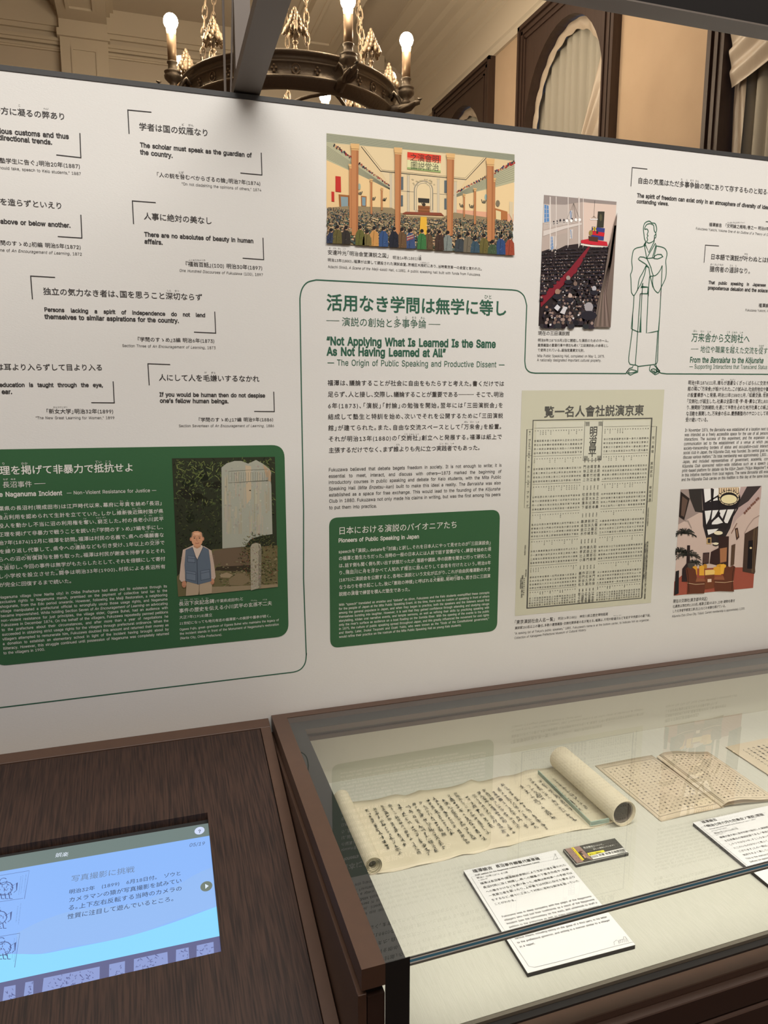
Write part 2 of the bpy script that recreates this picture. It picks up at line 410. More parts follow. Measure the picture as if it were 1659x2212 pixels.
# ------------------------------------------------------------------ windows with arched openings and their curtains
AH, SPZ, ARZ = .52, 3.42, .60
def arch_z(dy): return SPZ+ARZ*math.sqrt(max(0, 1-(dy/AH)**2))
def make_window(cy, name):
    # frame: outer rectangle joined to the arched opening, given thickness
    out = []; inn = []
    N = 20
    inn += [(-AH, ZS+.1), (-AH, 2.2)]; out += [(-WHW, ZS), (-WHW, 2.2)]
    for k in range(N+1):
        a = math.pi*(1-k/N); inn.append((AH*math.cos(a), SPZ+ARZ*math.sin(a)))
        t = k/N
        if t < .25: out.append((-WHW, SPZ+(ZT-SPZ)*t/.25))
        elif t <= .75: out.append((-WHW+2*WHW*(t-.25)/.5, ZT))
        else: out.append((WHW, ZT-(ZT-SPZ)*(t-.75)/.25))
    inn += [(AH, 2.2), (AH, ZS+.1)]; out += [(WHW, 2.2), (WHW, ZS)]
    x0, x1 = XR-.045, XR+.10; n = len(inn); v = []; f = []
    for X in (x0, x1):
        v += [(X, cy+p[0], p[1]) for p in out]+[(X, cy+p[0], p[1]) for p in inn]
    for i in range(n-1):
        f.append((i, i+1, n+i+1, n+i)); f.append((2*n+i, 3*n+i, 3*n+i+1, 2*n+i+1))
        f.append((n+i, n+i+1, 3*n+i+1, 3*n+i)); f.append((i, 2*n+i, 2*n+i+1, i+1))
    f.append((0, n, 3*n, 2*n)); f.append((n-1, 3*n-1, 4*n-1, 2*n-1))
    fr = obj(name, v, f, M_WINW); fr['kind'] = 'structure'
    WLOC[fr.name] = Vector((0, 0, 0))
    mm = MB(); xs = XR-.062
    for a, b in [(WHW-.03, WHW), (WHW-.075, WHW-.05), (WHW-.12, WHW-.105)]:
        d = xs+.006*(1 if b < WHW else 0)
        mm.box((d, cy-b, ZS), (XR-.045, cy-a, ZT-.0-(WHW-b))).box((d, cy+a, ZS), (XR-.045, cy+b, ZT-(WHW-b))).box((d, cy-b, ZT-(WHW-a)), (XR-.045, cy+b, ZT-(WHW-b)))
    mm.build('window_frame', M_WINW, fr)
    MB().box((XR-.08, cy-WHW-.03, ZS-.05), (XR+.12, cy+WHW+.03, ZS)).build('window_sill', M_WINW, fr)
    g = MB(); pts = [(AH*math.cos(math.pi*(1-k/N)), SPZ+ARZ*math.sin(math.pi*(1-k/N))) for k in range(N+1)]
    prof = [(cy-AH, ZS+.1)]+[(cy+p[0], p[1]) for p in pts]+[(cy+AH, ZS+.1)]
    g.prism(prof, XR+.165, XR+.17, 'x').build('pane', M_GLASS, fr)
    mu = MB(); mu.box((XR+.15, cy-.015, ZS+.1), (XR+.165, cy+.015, SPZ+ARZ-.01))
    for z in (1.6, 2.3, 3.0, 3.42): mu.box((XR+.15, cy-AH, z-.012), (XR+.165, cy+AH, z+.012))
    mu.build('glazing_bar', M_WINW, fr)
random.seed(3)
def sheet(fn, nu, nv):
    v = [fn(i/nu, j/nv) for j in range(nv+1) for i in range(nu+1)]
    f = [(j*(nu+1)+i, j*(nu+1)+i+1, (j+1)*(nu+1)+i+1, (j+1)*(nu+1)+i) for j in range(nv) for i in range(nu)]
    return v, f
def make_curtain(cy, label, kind):
    t = thing('curtain', (XR+.03, cy, ZS+.1), label, 'curtain', 'satin curtains in the arched windows')
    ph = cy*3
    def pan(u, v):
        dy = (-1+2*u)*(AH-.012); zt = arch_z(dy)-.022; z = ZS+.12+(zt-ZS-.12)*v
        amp = .030*(1-.35*v); return (XR+.075+amp*(1-2*abs(math.sin(33*dy+ph+.3*math.sin(3*z)))**.7)+.008*math.sin(19*dy+ph), cy+dy+.008*math.sin(z*2+dy*9), z)
    obj('pleated_panel', *sheet(pan, 110, 14), M_SHEER, t, smooth=True)
    def band(u, v):
        a = math.pi*(1-u)*1.0; ro = 1-.135*v
        return (XR+.028-.012*math.sin(math.pi*v)+.004*math.sin(70*u+5*v), cy+AH*.985*ro*math.cos(a), SPZ+(ARZ*.985-.075*v)*math.sin(a)+.006*math.sin(60*u)*v)
    obj('header_band', *sheet(band, 90, 6), M_SATIN, t, smooth=True)
    def side(sgn):
        def f_(u, v):
            dy0 = sgn*(AH-.012); z = SPZ-1.9+1.9*v; wdt = .055+.02*math.sin(5*v+ph)
            return (XR+.028+.006*math.sin(u*9+v*14), cy+dy0-sgn*u*wdt, z)
        return f_
    obj('side_hem', *sheet(side(1), 6, 30), M_SATIN, t, smooth=True); obj('side_hem', *sheet(side(-1), 6, 30), M_SATIN, t, smooth=True)
    def patch(A, B, C, D, folds, amp, x0, bulge=.0):
        def f_(u, v):                               # u across the folds, v along them
            y = (A[0]*(1-v)+D[0]*v)*(1-u)+(B[0]*(1-v)+C[0]*v)*u; z = (A[1]*(1-v)+D[1]*v)*(1-u)+(B[1]*(1-v)+C[1]*v)*u
            z -= bulge*math.sin(math.pi*v)*(.3+.7*u)
            w_ = math.sin(folds*math.pi*2*u+1.3*math.sin(3.1*v+ph))+.35*math.sin(folds*5.1*u+4*v)
            return (x0-amp*w_*(.35+.65*v)-.02*math.sin(math.pi*u), cy+y, z+amp*.4*w_)
        return f_
    if kind == 'tall':
        obj('swag', *sheet(patch((-.50, 3.78), (-.50, 2.3), (.36, 1.75), (.09, 2.35), 7, .034, XR+.0), 96, 40), M_SATIN, t, smooth=True)
        obj('swag', *sheet(patch((.50, 3.02), (.50, 2.2), (.1, 1.7), (.10, 2.25), 4, .016, XR+.015), 60, 30), M_SATIN, t, smooth=True)
    else:
        obj('swag', *sheet(patch((.50, 3.42), (.50, 3.02), (-.50, 3.50), (-.50, 4.0), 4, .026, XR-.01, .10), 90, 50), M_SATIN, t, smooth=True)
    return t
for cy_, nm in WINS: make_window(cy_, nm)
make_curtain(3.74, 'tall pleated curtain in the full arched window seen above the picture of the crowded hall', 'tall')
make_curtain(5.52, 'farthest small curtain top just showing above the panel behind the chandelier', 'tall')
make_curtain(1.60, 'nearest curtain at the right edge of the photo with a satin swag across its top', 'swag')
# ------------------------------------------------------------------ chandelier
CX, CY, BZ = .94, 3.345, 3.40
ch = thing('chandelier', (CX, CY, 3.0), 'large round bronze chandelier with globe bulbs on candle arms, hung on chains over the hall', 'chandelier')
rp = [(.52, 3.012), (.545, 3.004), (.572, 3.010), (.592, 3.030), (.606, 3.040), (.612, 3.048), (.606, 3.056), (.598, 3.060), (.598, 3.108), (.606, 3.112), (.612, 3.118), (.604, 3.124), (.600, 3.142), (.608, 3.148), (.622, 3.156), (.624, 3.166), (.612, 3.172), (.53, 3.172), (.52, 3.16)]
r_ = MB(); n = 96; L = len(rp)
vv = [(CX+a*math.cos(2*math.pi*k/n), CY+a*math.sin(2*math.pi*k/n), z) for a, z in rp for k in range(n)]
r_.add(vv, [(i*n+k, i*n+(k+1) % n, ((i+1) % L)*n+(k+1) % n, ((i+1) % L)*n+k) for i in range(L) for k in range(n)])
ring = r_.build('ring', M_BRONZE, ch, smooth=True)
def pol(r, a, z): return Vector((CX+r*math.cos(a), CY+r*math.sin(a), z))
bd = MB()
for k in range(150): bd.ball(pol(.606, 2*math.pi*k/150, 3.047), .0045, 6)
bd.build('bead_moulding', M_BRONZEL, ring)
def rosette(a, z):
    m = MB(); c = pol(.601, a, z); e = Vector((math.cos(a), math.sin(a), 0)); t = Vector((-math.sin(a), math.cos(a), 0))
    pts = [c+(t*math.cos(q)+Vector((0, 0, 1))*math.sin(q)*1.15)*.021 for q in [2*math.pi*i/14 for i in range(14)]]
    m.tube(pts, .0032, 6, True); m.ball(c, .008, 8); return m
def trefoil(a, z):
    m = MB(); c = pol(.602, a, z); t = Vector((-math.sin(a), math.cos(a), 0)); zz = Vector((0, 0, 1))
    for d in (t*.011+zz*.002, -t*.011+zz*.002, zz*.016, -zz*.013): m.ball(c+d, .007, 7)
    return m
for k in range(8):
    a = math.radians(14+45*k)
    rosette(a+math.radians(22.5), 3.084).build('rosette', M_BRONZEL, ring)
    trefoil(a+math.radians(12), 3.084).build('trefoil', M_BRONZEL, ring); trefoil(a+math.radians(33), 3.084).build('trefoil', M_BRONZEL, ring)
for k in range(8):
    a = math.radians(14+45*k)
    m = MB(); pts = [pol(.58, a, 3.03), pol(.62, a, 3.045), pol(.655, a, 3.05), pol(.69, a, 3.058), pol(.73, a, 3.066), pol(.765, a, 3.072), pol(.775, a, 3.088), pol(.755, a, 3.092)]
    m.tube(pts, [.032, .026, .020, .022, .017, .012, .009, .004], 8)
    t = Vector((-math.sin(a), math.cos(a), 0))
    for s in (-1, 1):
        m.tube([pol(.64, a, 3.045), pol(.67, a, 3.04)+t*.02*s, pol(.71, a, 3.05)+t*.03*s, pol(.745, a, 3.07)+t*.02*s], [.012, .013, .010, .004], 6)
        m.tube([pol(.60, a, 3.10)+t*.03*s, pol(.62, a, 3.13)+t*.015*s, pol(.645, a, 3.10), pol(.665, a, 3.06)], [.007, .010, .012, .008], 6)
    arm = m.build('candle_arm', M_BRONZE, ch, smooth=True)
    c = pol(.69, a, 0)
    MB().lathe([(.012, 3.06), (.030, 3.072), (.022, 3.085), (.016, 3.092), (.028, 3.102), (.044, 3.118), (.046, 3.132), (.038, 3.140), (.044, 3.146), (.046, 3.152), (.030, 3.158), (.024, 3.168), (.023, 3.19), (.029, 3.196), (.029, 3.202), (.02, 3.206)], c, 20).build('candle_cup', M_BRONZE, arm, smooth=True)
    MB().lathe([(.023, 3.204), (.0235, 3.25), (.0245, 3.335), (.018, 3.337)], c, 18).build('candle_sleeve', M_SLEEVE, arm, smooth=True)
    MB().lathe([(.021, 3.335), (.024, 3.345), (.027, 3.362)], c, 18, False).build('bulb_neck', M_BULBN, arm, smooth=True)
    MB().lathe([(max(1e-4, .038*math.sin(math.pi*i/12)), 3.40-.040*math.cos(math.pi*i/12)) for i in range(13)], c, 20).build('bulb', M_BULB, arm, smooth=True)
random.seed(5)
for k in range(8):
    a = math.radians(14+22.5+45*k); c = pol(.585, a, 0); c0 = Vector((c.x, c.y, 0))
    m = MB().lathe([(.016, 3.165), (.018, 3.178), (.010, 3.186), (.009, 3.205), (.015, 3.210), (.015, 3.216), (.010, 3.222), (.0105, 3.27)], c0, 12)
    for (z, r, nb, br) in [(3.262, .048, 8, .013), (3.285, .036, 8, .014), (3.308, .026, 7, .013), (3.330, .017, 6, .012), (3.352, .010, 4, .010), (3.370, .0, 1, .010)]:
        for i in range(nb):
            q = 2*math.pi*i/nb+z*9; m.ball((c.x+r*math.cos(q), c.y+r*math.sin(q), z+random.uniform(-.004, .004)), br*random.uniform(.85, 1.15), 7, 1.25)
    for i in range(4):
        q = math.pi/2*i+a; d = Vector((math.cos(q), math.sin(q), 0))
        m.tube([c0+Vector((0, 0, 3.30)), c0+d*.028+Vector((0, 0, 3.296)), c0+d*.048+Vector((0, 0, 3.268)), c0+d*.060+Vector((0, 0, 3.245)), c0+d*.068+Vector((0, 0, 3.250))], [.008, .013, .013, .009, .004], 6)
    m.build('leaf_finial', M_BRONZEL, ch, smooth=True)
def chain(p, q, nm='chain', m_=None):
    m = MB(); p, q = Vector(p), Vector(q); d = q-p; Ln = d.length; d.normalize(); s = d.cross(Vector((0, 1, .1))).normalized(); s2 = d.cross(s)
    cnt = int(Ln/.052)
    for i in range(cnt):
        c = p+d*(Ln*(i+.5)/cnt); e = s if i % 2 else s2; pts = []
        for j in range(10):
            t = 2*math.pi*j/10; pts.append(c+d*.034*math.sin(t)+e*.013*math.cos(t))
        m.tube(pts, .0042, 5, True)
    return m.build(nm, m_ or M_BRONZEL, ch, smooth=True)
for a in (-56, -92, -117, -158, 22, 80, 140): chain(pol(.56, math.radians(a), 3.17), pol(.44, math.radians(a), 4.42))
MB().tube([pol(.44, 2*math.pi*i/32, 4.43) for i in range(32)], .016, 8, True).build('upper_ring', M_BRONZE, ch, smooth=True)
for a in (0, 90, 180, 270): chain(pol(.43, math.radians(a), 4.44), pol(.03, math.radians(a), 4.80))
MB().lathe([(.02, 4.76), (.05, 4.80), (.13, 4.86), (.14, 4.9)], (CX, CY, 0), 24).build('ceiling_rose', M_BRONZE, ch, smooth=True)
hp = MB(); nn = 40
for r, z, w_ in [(.19, 2.985, .012), (.19, 2.955, .008)]: hp.tube([pol(r, 2*math.pi*i/nn, z) for i in range(nn)], w_, 8, True)
hp.add([pol(.19, 2*math.pi*(i % nn)/nn, z) for z in (2.955, 2.985) for i in range(nn)], [(i, (i+1) % nn, nn+(i+1) % nn, nn+i) for i in range(nn)])
hp.build('inner_hoop', M_BRONZE, ch, smooth=True)
for k in range(4):
    a = math.radians(14+90*k); t = Vector((-math.sin(a), math.cos(a), 0)); m = MB()
    for s in (-1, 1):
        pts = [pol(.19, a, 2.97)+t*.01*s]+[pol(.19+.34*u, a, 2.97+.05*u)+t*s*(.01+.14*math.sin(math.pi*u)) for u in [i/9 for i in range(1, 10)]]+[pol(.53, a, 3.02)+t*.01*s]
        m.tube(pts, .010, 7)
    m.ball(pol(.19, a, 2.975), .026, 8); m.tube([pol(.19, a, 2.97), pol(.23, a, 2.93), pol(.27, a, 2.95), pol(.27, a, 2.99), pol(.24, a, 2.985)], [.016, .014, .011, .008, .004], 6)
    m.build('scroll_bracket', M_BRONZE, ch, smooth=True)

# ------------------------------------------------------------------ rail with lamps over the panel, its posts and arms
rl = thing('lamp_rail', (0, -.416, 1.967), 'long dark rail with lamps running in front of the panel, crossing the top right corner', 'rail')
MB().box((-1.9, -.432, 1.967), (2.75, -.400, 1.969)).build('lit_underside', M_POST, rl)  # paler material paints in the bounced light on the underside
MB().box((-1.9, -.432, 1.969), (2.75, -.400, 2.045)).build('rail_body', M_RAIL, rl)  # near-black colour paints in the shade of the front face
for x in (-1.40, .193, 1.79):
    MB().hexa([(x-.021, -.40, 1.999), (x+.021, -.40, 1.999), (x+.021, .03, 1.9615), (x-.021, .03, 1.9615)], [(x-.021, -.40, 2.017), (x+.021, -.40, 2.017), (x+.021, .03, 1.979), (x-.021, .03, 1.979)]).build('arm', M_POST, rl)
    MB().box((x-.013, .03, 0), (x+.013, .056, 2.9)).build('post', M_POST, rl)
    MB().tube([(x-.028, .045, 1.0), (x-.030, .045, 1.9), (x-.022, .045, 2.9)], .0022, 6).build('cable', M_POST, rl)
    MB().tube([(x-.020, .040, 1.7), (x-.022, .040, 1.95), (x-.006, .02, 2.3)], .0018, 6).build('cable', M_POST, rl)

# ------------------------------------------------------------------ the printed exhibition panel
PN = (0, -1, 0)
pan = thing('exhibition_panel', (.8, .015, 0), 'big cream exhibition panel printed with quotations, two green boxes and four pictures', 'panel')
bevel(MB().box((-1.9, .0, .02), (2.75, .03, 1.953)).build('board', M_PAPER, pan), .0008)
MB().box((-1.9, -.001, 1.953), (2.75, .031, 1.9605)).build('top_edge', M_TRIM, pan)
def W(k, x, y): return wall(*zp(k, x, y))
def WT(k, c): return W(k, c[0], c[1]), W(k, c[2], c[3])
class Block(Print):
    def __init__(s): super().__init__(PN)
    def l(s, k, t, c, off=0, hy=1.0, cy=.38, italic=False, col=None, lift=0):
        a, b = WT(k, c); return s.run(t, a, b, None, off, hy, False, cy, italic, col, lift)
    def la(s, k, t, c, off=0, hy=1.08, italic=False): return s.l(k, t, c, off, hy, .27, italic)
    def para(s, k, lines, c0, cn, off=0, hy=1.0, cy=.38, pts=None, lastfree=True):
        """justified paragraph: end points of the first and of the last full line"""
        n = len(lines); full = n-1 if lastfree else n
        ends = pts or [tuple(c0[j]+(cn[j]-c0[j])*i/max(1, full-1) for j in range(4)) for i in range(n)]
        e3 = [WT(k, e) for e in ends]
        sc = min((b-a).length/s.nat(t, off) for t, (a, b) in list(zip(lines, e3))[:full])
        for i, (t, (a, b)) in enumerate(zip(lines, e3)): s.run(t, a, b, sc, off, hy, i < full, cy)
        return s
    def ruby(s, k, items, pitch, slope=0):
        for t, x, y in items:
            w_ = len(t)*pitch/2; s.l(k, t, (x-w_, y-slope*w_, x+w_, y+slope*w_))
        return s
    def path(s, k, pts, w_, lift=0, col=None): s.stroke([W(k, *p) for p in pts], w_, col, lift); return s
LW = .0015
def quote(name, k, jp, ruby, en, src, br, rp_=11):
    b = Block()
    b.l(k, jp[0], jp[1], .011)
    if ruby: b.ruby(k, ruby, rp_, .06)
    o = b.build('quote_lettering', M_BLACK, pan)
    b = Block()
    for t, c in en: b.la(k, t, c, .029)
    b.build('translation_lettering', M_BLACK, pan)
    b = Block()
    for i, (t, c) in enumerate(src): b.l(k, t, c, .008) if i == 0 else (b.ruby(k, [(t, (c[0]+c[2])/2, c[1])], (c[2]-c[0])/len(t)) if len(src) == 3 and i == 1 else b.la(k, t, c))
    b.build('source_lettering', M_BLACK, pan)
    for p in br:
        Block().path(k, p, LW).build('corner_bracket', M_BLACK, pan)
quote('q1', 'a', ('一方に凝るの弊あり', (-31, 437, 262, 465)), [('こ', 77, 420), ('へい', 183, 433)],
      [('pious customs and thus', (-18, 519, 274, 543)), ('directional trends.', (-7, 546, 208, 566))],
      [('塾学生に告ぐ」明治20年(1887)', (-2, 638, 320, 662)), ('should take, speech to Keio students,” 1887', (-12, 666, 323, 692))],
      [[(318, 530), (322, 628), (224, 617)]])
quote('q2', 'a', ('を造らずといえり', (-2, 802, 250, 820)), None, [('above or below another.', (1, 880, 281, 897))],
      [('問のすゝめ』初編 明治5年(1872)', (0, 966, 323, 984)), ('ne of _An Encouragement of Learning_, 1872', (0, 995, 327, 1012))],
      [[(322, 855), (326, 948), (230, 942)]])
quote('q3', 'a', ('学者は国の奴雁なり', (553, 503, 832, 530)), [('ど', 728, 496), ('がん', 760, 499)],
      [('The scholar must speak as the guardian of', (557, 576, 1002, 618)), ('the country.', (558, 604, 688, 619))],
      [('「人の説を咎むべからざるの論」明治7年(1874)', (622, 695, 1038, 731)), ('とが', (710, 687, 732, 687)), ('“On not disdaining the opinions of others,” 1874', (722, 731, 1041, 757))],
      [[(514, 533), (509, 438), (603, 447)], [(1040, 608), (1043, 697), (957, 689)]])
quote('q4', 'a', ('人事に絶対の美なし', (572, 860, 845, 880)), None,
      [('There are no absolutes of beauty in human', (574, 932, 1009, 959)), ('affairs.', (575, 960, 648, 965))],
      [('『福翁百話』(100) 明治30年(1897)', (737, 1050, 1046, 1067)), ('ふくおうひゃくわ', (750, 1036, 818, 1036)), ('_One Hundred Discourses of Fukuzawa_ (100), 1897', (714, 1076, 1048, 1094))],
      [[(532, 892), (527, 800), (620, 807)], [(1047, 947), (1050, 1034), (966, 1028)]])
quote('q5', 'c', ('独立の気力なき者は、国を思うこと深切ならず', (220, 163, 1037, 195)), [('しん', 865, 160), ('せつ', 905, 162)],
      [('Persons   lacking   a   spirit   of   independence   do   not   lend', (226, 256, 1051, 286)), ('themselves to similar aspirations for the country.', (228, 292, 916, 314))],
      [('『学問のすゝめ』3編 明治6年(1873)', (702, 409, 1099, 418)), ('Section Three of _An Encouragement of Learning_, 1873', (625, 441, 1105, 453))],
      [[(166, 205), (157, 86), (282, 93)], [(1099, 268), (1104, 378), (993, 373)]], 12)
quote('q6', 'c', ('は耳より入らずして目より入る', (-22, 551, 527, 554)), None,
      [('education  is  taught  through  the  eye,', (-3, 642, 527, 643)), ('ear.', (8, 677, 62, 677))],
      [('「新女大学」明治32年(1899)', (234, 778, 582, 778)), ('おんなだいがく', (272, 757, 348, 757)), ('“The New Great Learning for Women,” 1899', (181, 811, 587, 811))],
      [[(579, 625), (585, 735), (467, 734)]])
quote('q7', 'c', ('人にして人を毛嫌いするなかれ', (812, 605, 1328, 612)), [('け', 1052, 580), ('ぎら', 1092, 581)],
      [('If you would be human then do not despise', (816, 691, 1357, 697)), ('one’s fellow human beings.', (818, 723, 1170, 726))],
      [('『学問のすゝめ』17編 明治9年(1886)', (1014, 821, 1400, 820)), ('Section Seventeen of _An Encouragement of Learning_, 1886', (915, 852, 1404, 852))],
      [[(764, 645), (757, 535), (871, 539)], [(1401, 678), (1404, 780), (1301, 779)]], 12)
quote('q8', 'h', ('自由の気風はただ多事争論の間にありて存するものと知るべし', (852, 199, 1712, 277)), [('た', 1125, 194), ('じ', 1157, 198), ('そう', 1188, 201), ('ろん', 1220, 204)],
      [('The spirit of freedom can exist only in an atmosphere of diversity of ideas and', (848, 291, 1722, 372)), ('contending views.', (846, 328, 1044, 344))],
      [('福澤諭吉　「文明論之概略」巻之一 明治8年(1875)', (1293, 472, 1722, 504)), ('ぶんめいろんのがいりゃく', (1405, 461, 1517, 463)), ('Fukuzawa Yukichi, Volume One of _An Outline of a Theory of Civilization_', (1212, 496, 1722, 541))],
      [[(810, 237), (818, 120), (912, 130)], [(1645, 455), (1735, 463), (1739, 372)]], 12)
quote('q9', 'h', ('日本語で演説が叶わぬとは無学の', (1303, 671, 1735, 697)), [('かな', 1523, 656), ('おく', 1313, 719), ('びょう', 1343, 721), ('もの', 1372, 722), ('とん', 1432, 726), ('じ', 1461, 728)],
      [('That   public   speaking   in   Japanese   is', (1290, 830, 1680, 849)), ('preposterous delusion and the solace', (1287, 863, 1657, 882))],
      [('福澤諭吉『福', (1600, 973, 1715, 976)), ('Fukuzawa Yukichi, _Foundations', (1518, 1001, 1735, 1011))],
      [[(1263, 708), (1271, 600), (1355, 606)]], 11)
Block().l('h', '臆病者の遁辞なり。', (1297, 747, 1552, 761), .006).build('quote_lettering', M_BLACK, pan)

# green frame line with its rounded corners
fl = curve_pts([(655.7, 1250), (661.0, 1400), (661.6, 1414), (659, 1432), (650, 1445), (637, 1451), (622, 1453.2)], 6)
path = [(-70, 1536.5), (0, 1528.5), (300, 1492), (622, 1453.2)]+fl[::-1][1:]+[(655.7, 1100), (651, 850), (648, 660)]
path += curve_pts([(648, 660), (648.3, 641), (653, 623), (664, 610), (683, 604.7)], 6)[1:]+[(900, 615.5), (1105, 626.2)]
path += curve_pts([(1105, 626.2), (1120, 629), (1132, 640), (1137.7, 660)], 6)[1:]+[(1135.5, 720), (1133.6, 780)]
path += curve_pts([(1133.6, 780), (1136, 795), (1144, 803.5), (1156, 806)], 6)[1:]+[(1250, 806.4), (1353, 807)]
Block().path('p', path, .0021).build('frame_line', M_INK, pan)
Block().path('p', [(1418, 801), (1428, 806), (1440, 807.5), (1560, 808), (1740, 809)], .0021).build('frame_line', M_INK, pan)

# middle text
b = Block(); b.l('f', '活用なき学問は無学に等し', (207, 168, 1455, 212), .020, 1.03); b.ruby('f', [('ひと', 1322, 131)], 27, .03); b.build('title_lettering', M_INK, pan)
b = Block(); b.l('f', '演説の創始と多事争論', (313, 302, 897, 319), .0, 1.05).path('f', [(207, 295), (297, 297)], .0008).path('f', [(912, 320), (993, 322)], .0008)
b.ruby('f', [('た', 694, 272), ('じ', 757, 273), ('そう', 812, 275), ('ろん', 872, 277)], 17, .03); b.build('subtitle_lettering', M_INK, pan)
b = Block(); b.la('f', '“Not Applying What Is Learned Is the Same', (207, 433, 1375, 455), .030, 1.22); b.la('f', 'As Not Having Learned at All”', (210, 505, 1030, 517), .030, 1.22)
b.la('f', '— The Origin of Public Speaking and Productive Dissent —', (215, 582, 1435, 597), .003, 1.2); b.build('title_translation_lettering', M_INK, pan)
b = Block(); b.para('f', ['福澤は、議論することが社会に自由をもたらすと考えた。書くだけでは', '足らず、人と接し、交際し、議論することが重要である─── そこで、明治', '6年(1873)、「演説」「討論」の勉強を開始。翌年には「三田演説会」を', '結成して塾生と特訓を始め、次いでそれを公開するために「三田演説', '館」が建てられた。また、自由な交流スペースとして「万来舎」を設置。', 'それが明治13年(1880)の「交詢社」創立へと発展する。福澤は紙上で', '主張するだけでなく、まず誰よりも先に立つ実践者でもあった。'], None, None, .009, 1.0,
             pts=[(215, 724, 1433, 730), (216, 803, 1430, 804), (217, 882, 1426, 878), (218, 958, 1425, 950), (219, 1035, 1418, 1025), (220, 1111, 1418, 1095), (222, 1189, 1290, 1170)])
b.ruby('f', [('ばん', 1170, 993), ('らい', 1210, 993), ('しゃ', 1249, 993), ('こう', 755, 1078), ('じゅん', 795, 1078), ('しゃ', 834, 1077), ('だれ', 700, 1150), ('じっ', 1000, 1143), ('せん', 1037, 1143), ('しゃ', 1075, 1141)], 13)
b.build('body_lettering', M_BLACK, pan)
b = Block(); b.para('g', ['Fukuzawa believed that debate begets freedom in society. It is not enough to write; it is', 'essential to meet, interact, and discuss with others—1873 marked the beginning of', 'introductory courses in public speaking and debate for Keio students, with the Mita Public', 'Speaking Hall (_Mita Enzetsu-kan_) built to make this ideal a reality. The _Banraisha_ was also', 'established as a space for free exchange. This would lead to the founding of the _Kōjunsha', 'Club in 1880. Fukuzawa not only made his claims in writing, but was the first among his peers', 'to put them into practice.'], None, None, .006, 1.12, .27,
             pts=[(112, 130, 1522, 92), (112, 182, 1520, 143), (112, 233, 1518, 188), (113, 284, 1515, 236), (114, 335, 1513, 284), (115, 385, 1513, 330), (116, 438, 510, 424)])
b.build('body_translation_lettering', M_BLACK, pan)

# green boxes
def rbox(k, q, r):
    """rounded quadrilateral from four corners in the photograph"""
    P = [Vector((*p, 0)) for p in q]; out = []
    for i in range(4):
        a, b_, c = P[i-1], P[i], P[(i+1) % 4]; d1 = (a-b_).normalized()*r; d2 = (c-b_).normalized()*r
        for j in range(9):
            t = j/8; s = b_+d1*(1-t)**2+d2*t**2; out.append((s.x, s.y))
    return [W(k, *p) for p in out]
def green(k, q, r, label):
    m = MB(); pts = rbox(k, q, r)
    f = [p+Vector((0, -.0004, 0)) for p in pts]; n = len(f)
    m.add(f+[p for p in pts], [tuple(range(n))]+[(i, n+i, n+(i+1) % n, (i+1) % n) for i in range(n)])
    return m.build('green_box', M_GREEN, pan)
green('d', [(-62, 50), (1455, 26), (1478, 1004), (-28, 1160)], 66, '')
green('g', [(116, 523), (1508, 455), (1484, 1443), (126, 1584)], 72, '')
GE = .0004
class GB(Block):
    def __init__(s): super().__init__(); s.eps = .0008
b = GB(); b.l('d', '理を掲げて非暴力で抵抗せよ', (-3, 157, 685, 141), .014); b.ruby('d', [('り', 18, 122), ('かか', 125, 121), ('てい', 503, 113), ('こう', 553, 113)], 17)
b.l('d', '長沼事件', (12, 230, 165, 226)).path('d', [(176, 225), (233, 223)], .0008).ruby('d', [('なが', 28, 202), ('ぬま', 68, 201)], 13)
b.path('d', [(-30, 231), (-3, 230)], .0008)
b.build('title_lettering', M_WHITE, pan)
b = GB(); b.la('d', 'e Naganuma Incident', (-4, 279, 318, 271), .022, 1.12).la('d', '— Non-Violent Resistance for Justice —', (342, 271, 800, 257), .004, 1.12); b.build('title_translation_lettering', M_WHITE, pan)
b = GB(); b.para('d', ['葉県の長沼村(現成田市)は江戸時代以来、幕府に年貢を納め「長沼」', '独占利用を認められて生計を立てていた。しかし維新後近隣村落が県', '役人を動かし不当に沼の利用権を奪い、窮乏した。村の長老小川武平', '正理を掲げて非暴力で戦うことを説いた『学問のすゝめ』7編を手にし、', '治7年(1874)12月に福澤を訪問。福澤は村民の名義で、県への嘆願書な', 'を繰り返し代筆して、県令への連絡なども引き受け、1年以上の交渉で', 'らへの沼の有償貸与を勝ち取った。福澤は村民が謝金を持参するとそれ', 'を返却し、今回の事件は無学がもたらしたとして、それを倍額にして寄付', 'し小学校を設立させた。闘争は明治33年(1900)、村民による長沼所有', 'が完全に回復するまで続いた。'], None, None, .009, 1.0,
            pts=[(-8, 352, 830, 323), (-14, 398, 836, 364), (-8, 441, 838, 404), (-8, 485, 838, 446), (-8, 528, 840, 486), (-3, 572, 843, 525), (-8, 613, 845, 567), (-8, 656, 846, 608), (-8, 699, 847, 648), (-4, 743, 362, 722)])
b.ruby('d', [('ねん', 622, 313), ('ぐ', 652, 312), ('せん', 30, 377), ('い', 600, 356), ('しん', 627, 355), ('きん', 685, 352), ('りん', 712, 350), ('うば', 434, 403), ('きゅう', 505, 399), ('ぼう', 533, 397), ('お', 742, 388), ('がわ', 770, 387), ('へい', 825, 385), ('たん', 752, 470), ('がん', 780, 469), ('く', 38, 549), ('れん', 388, 533), ('らく', 417, 532), ('こう', 777, 512), ('しょう', 803, 511), ('ゆう', 135, 590), ('しょう', 163, 589), ('たい', 193, 588), ('よ', 223, 587), ('へん', 20, 637), ('きゃく', 48, 636), ('とう', 292, 664), ('そう', 320, 662)], 9)
b.build('body_lettering', M_WHITE, pan)
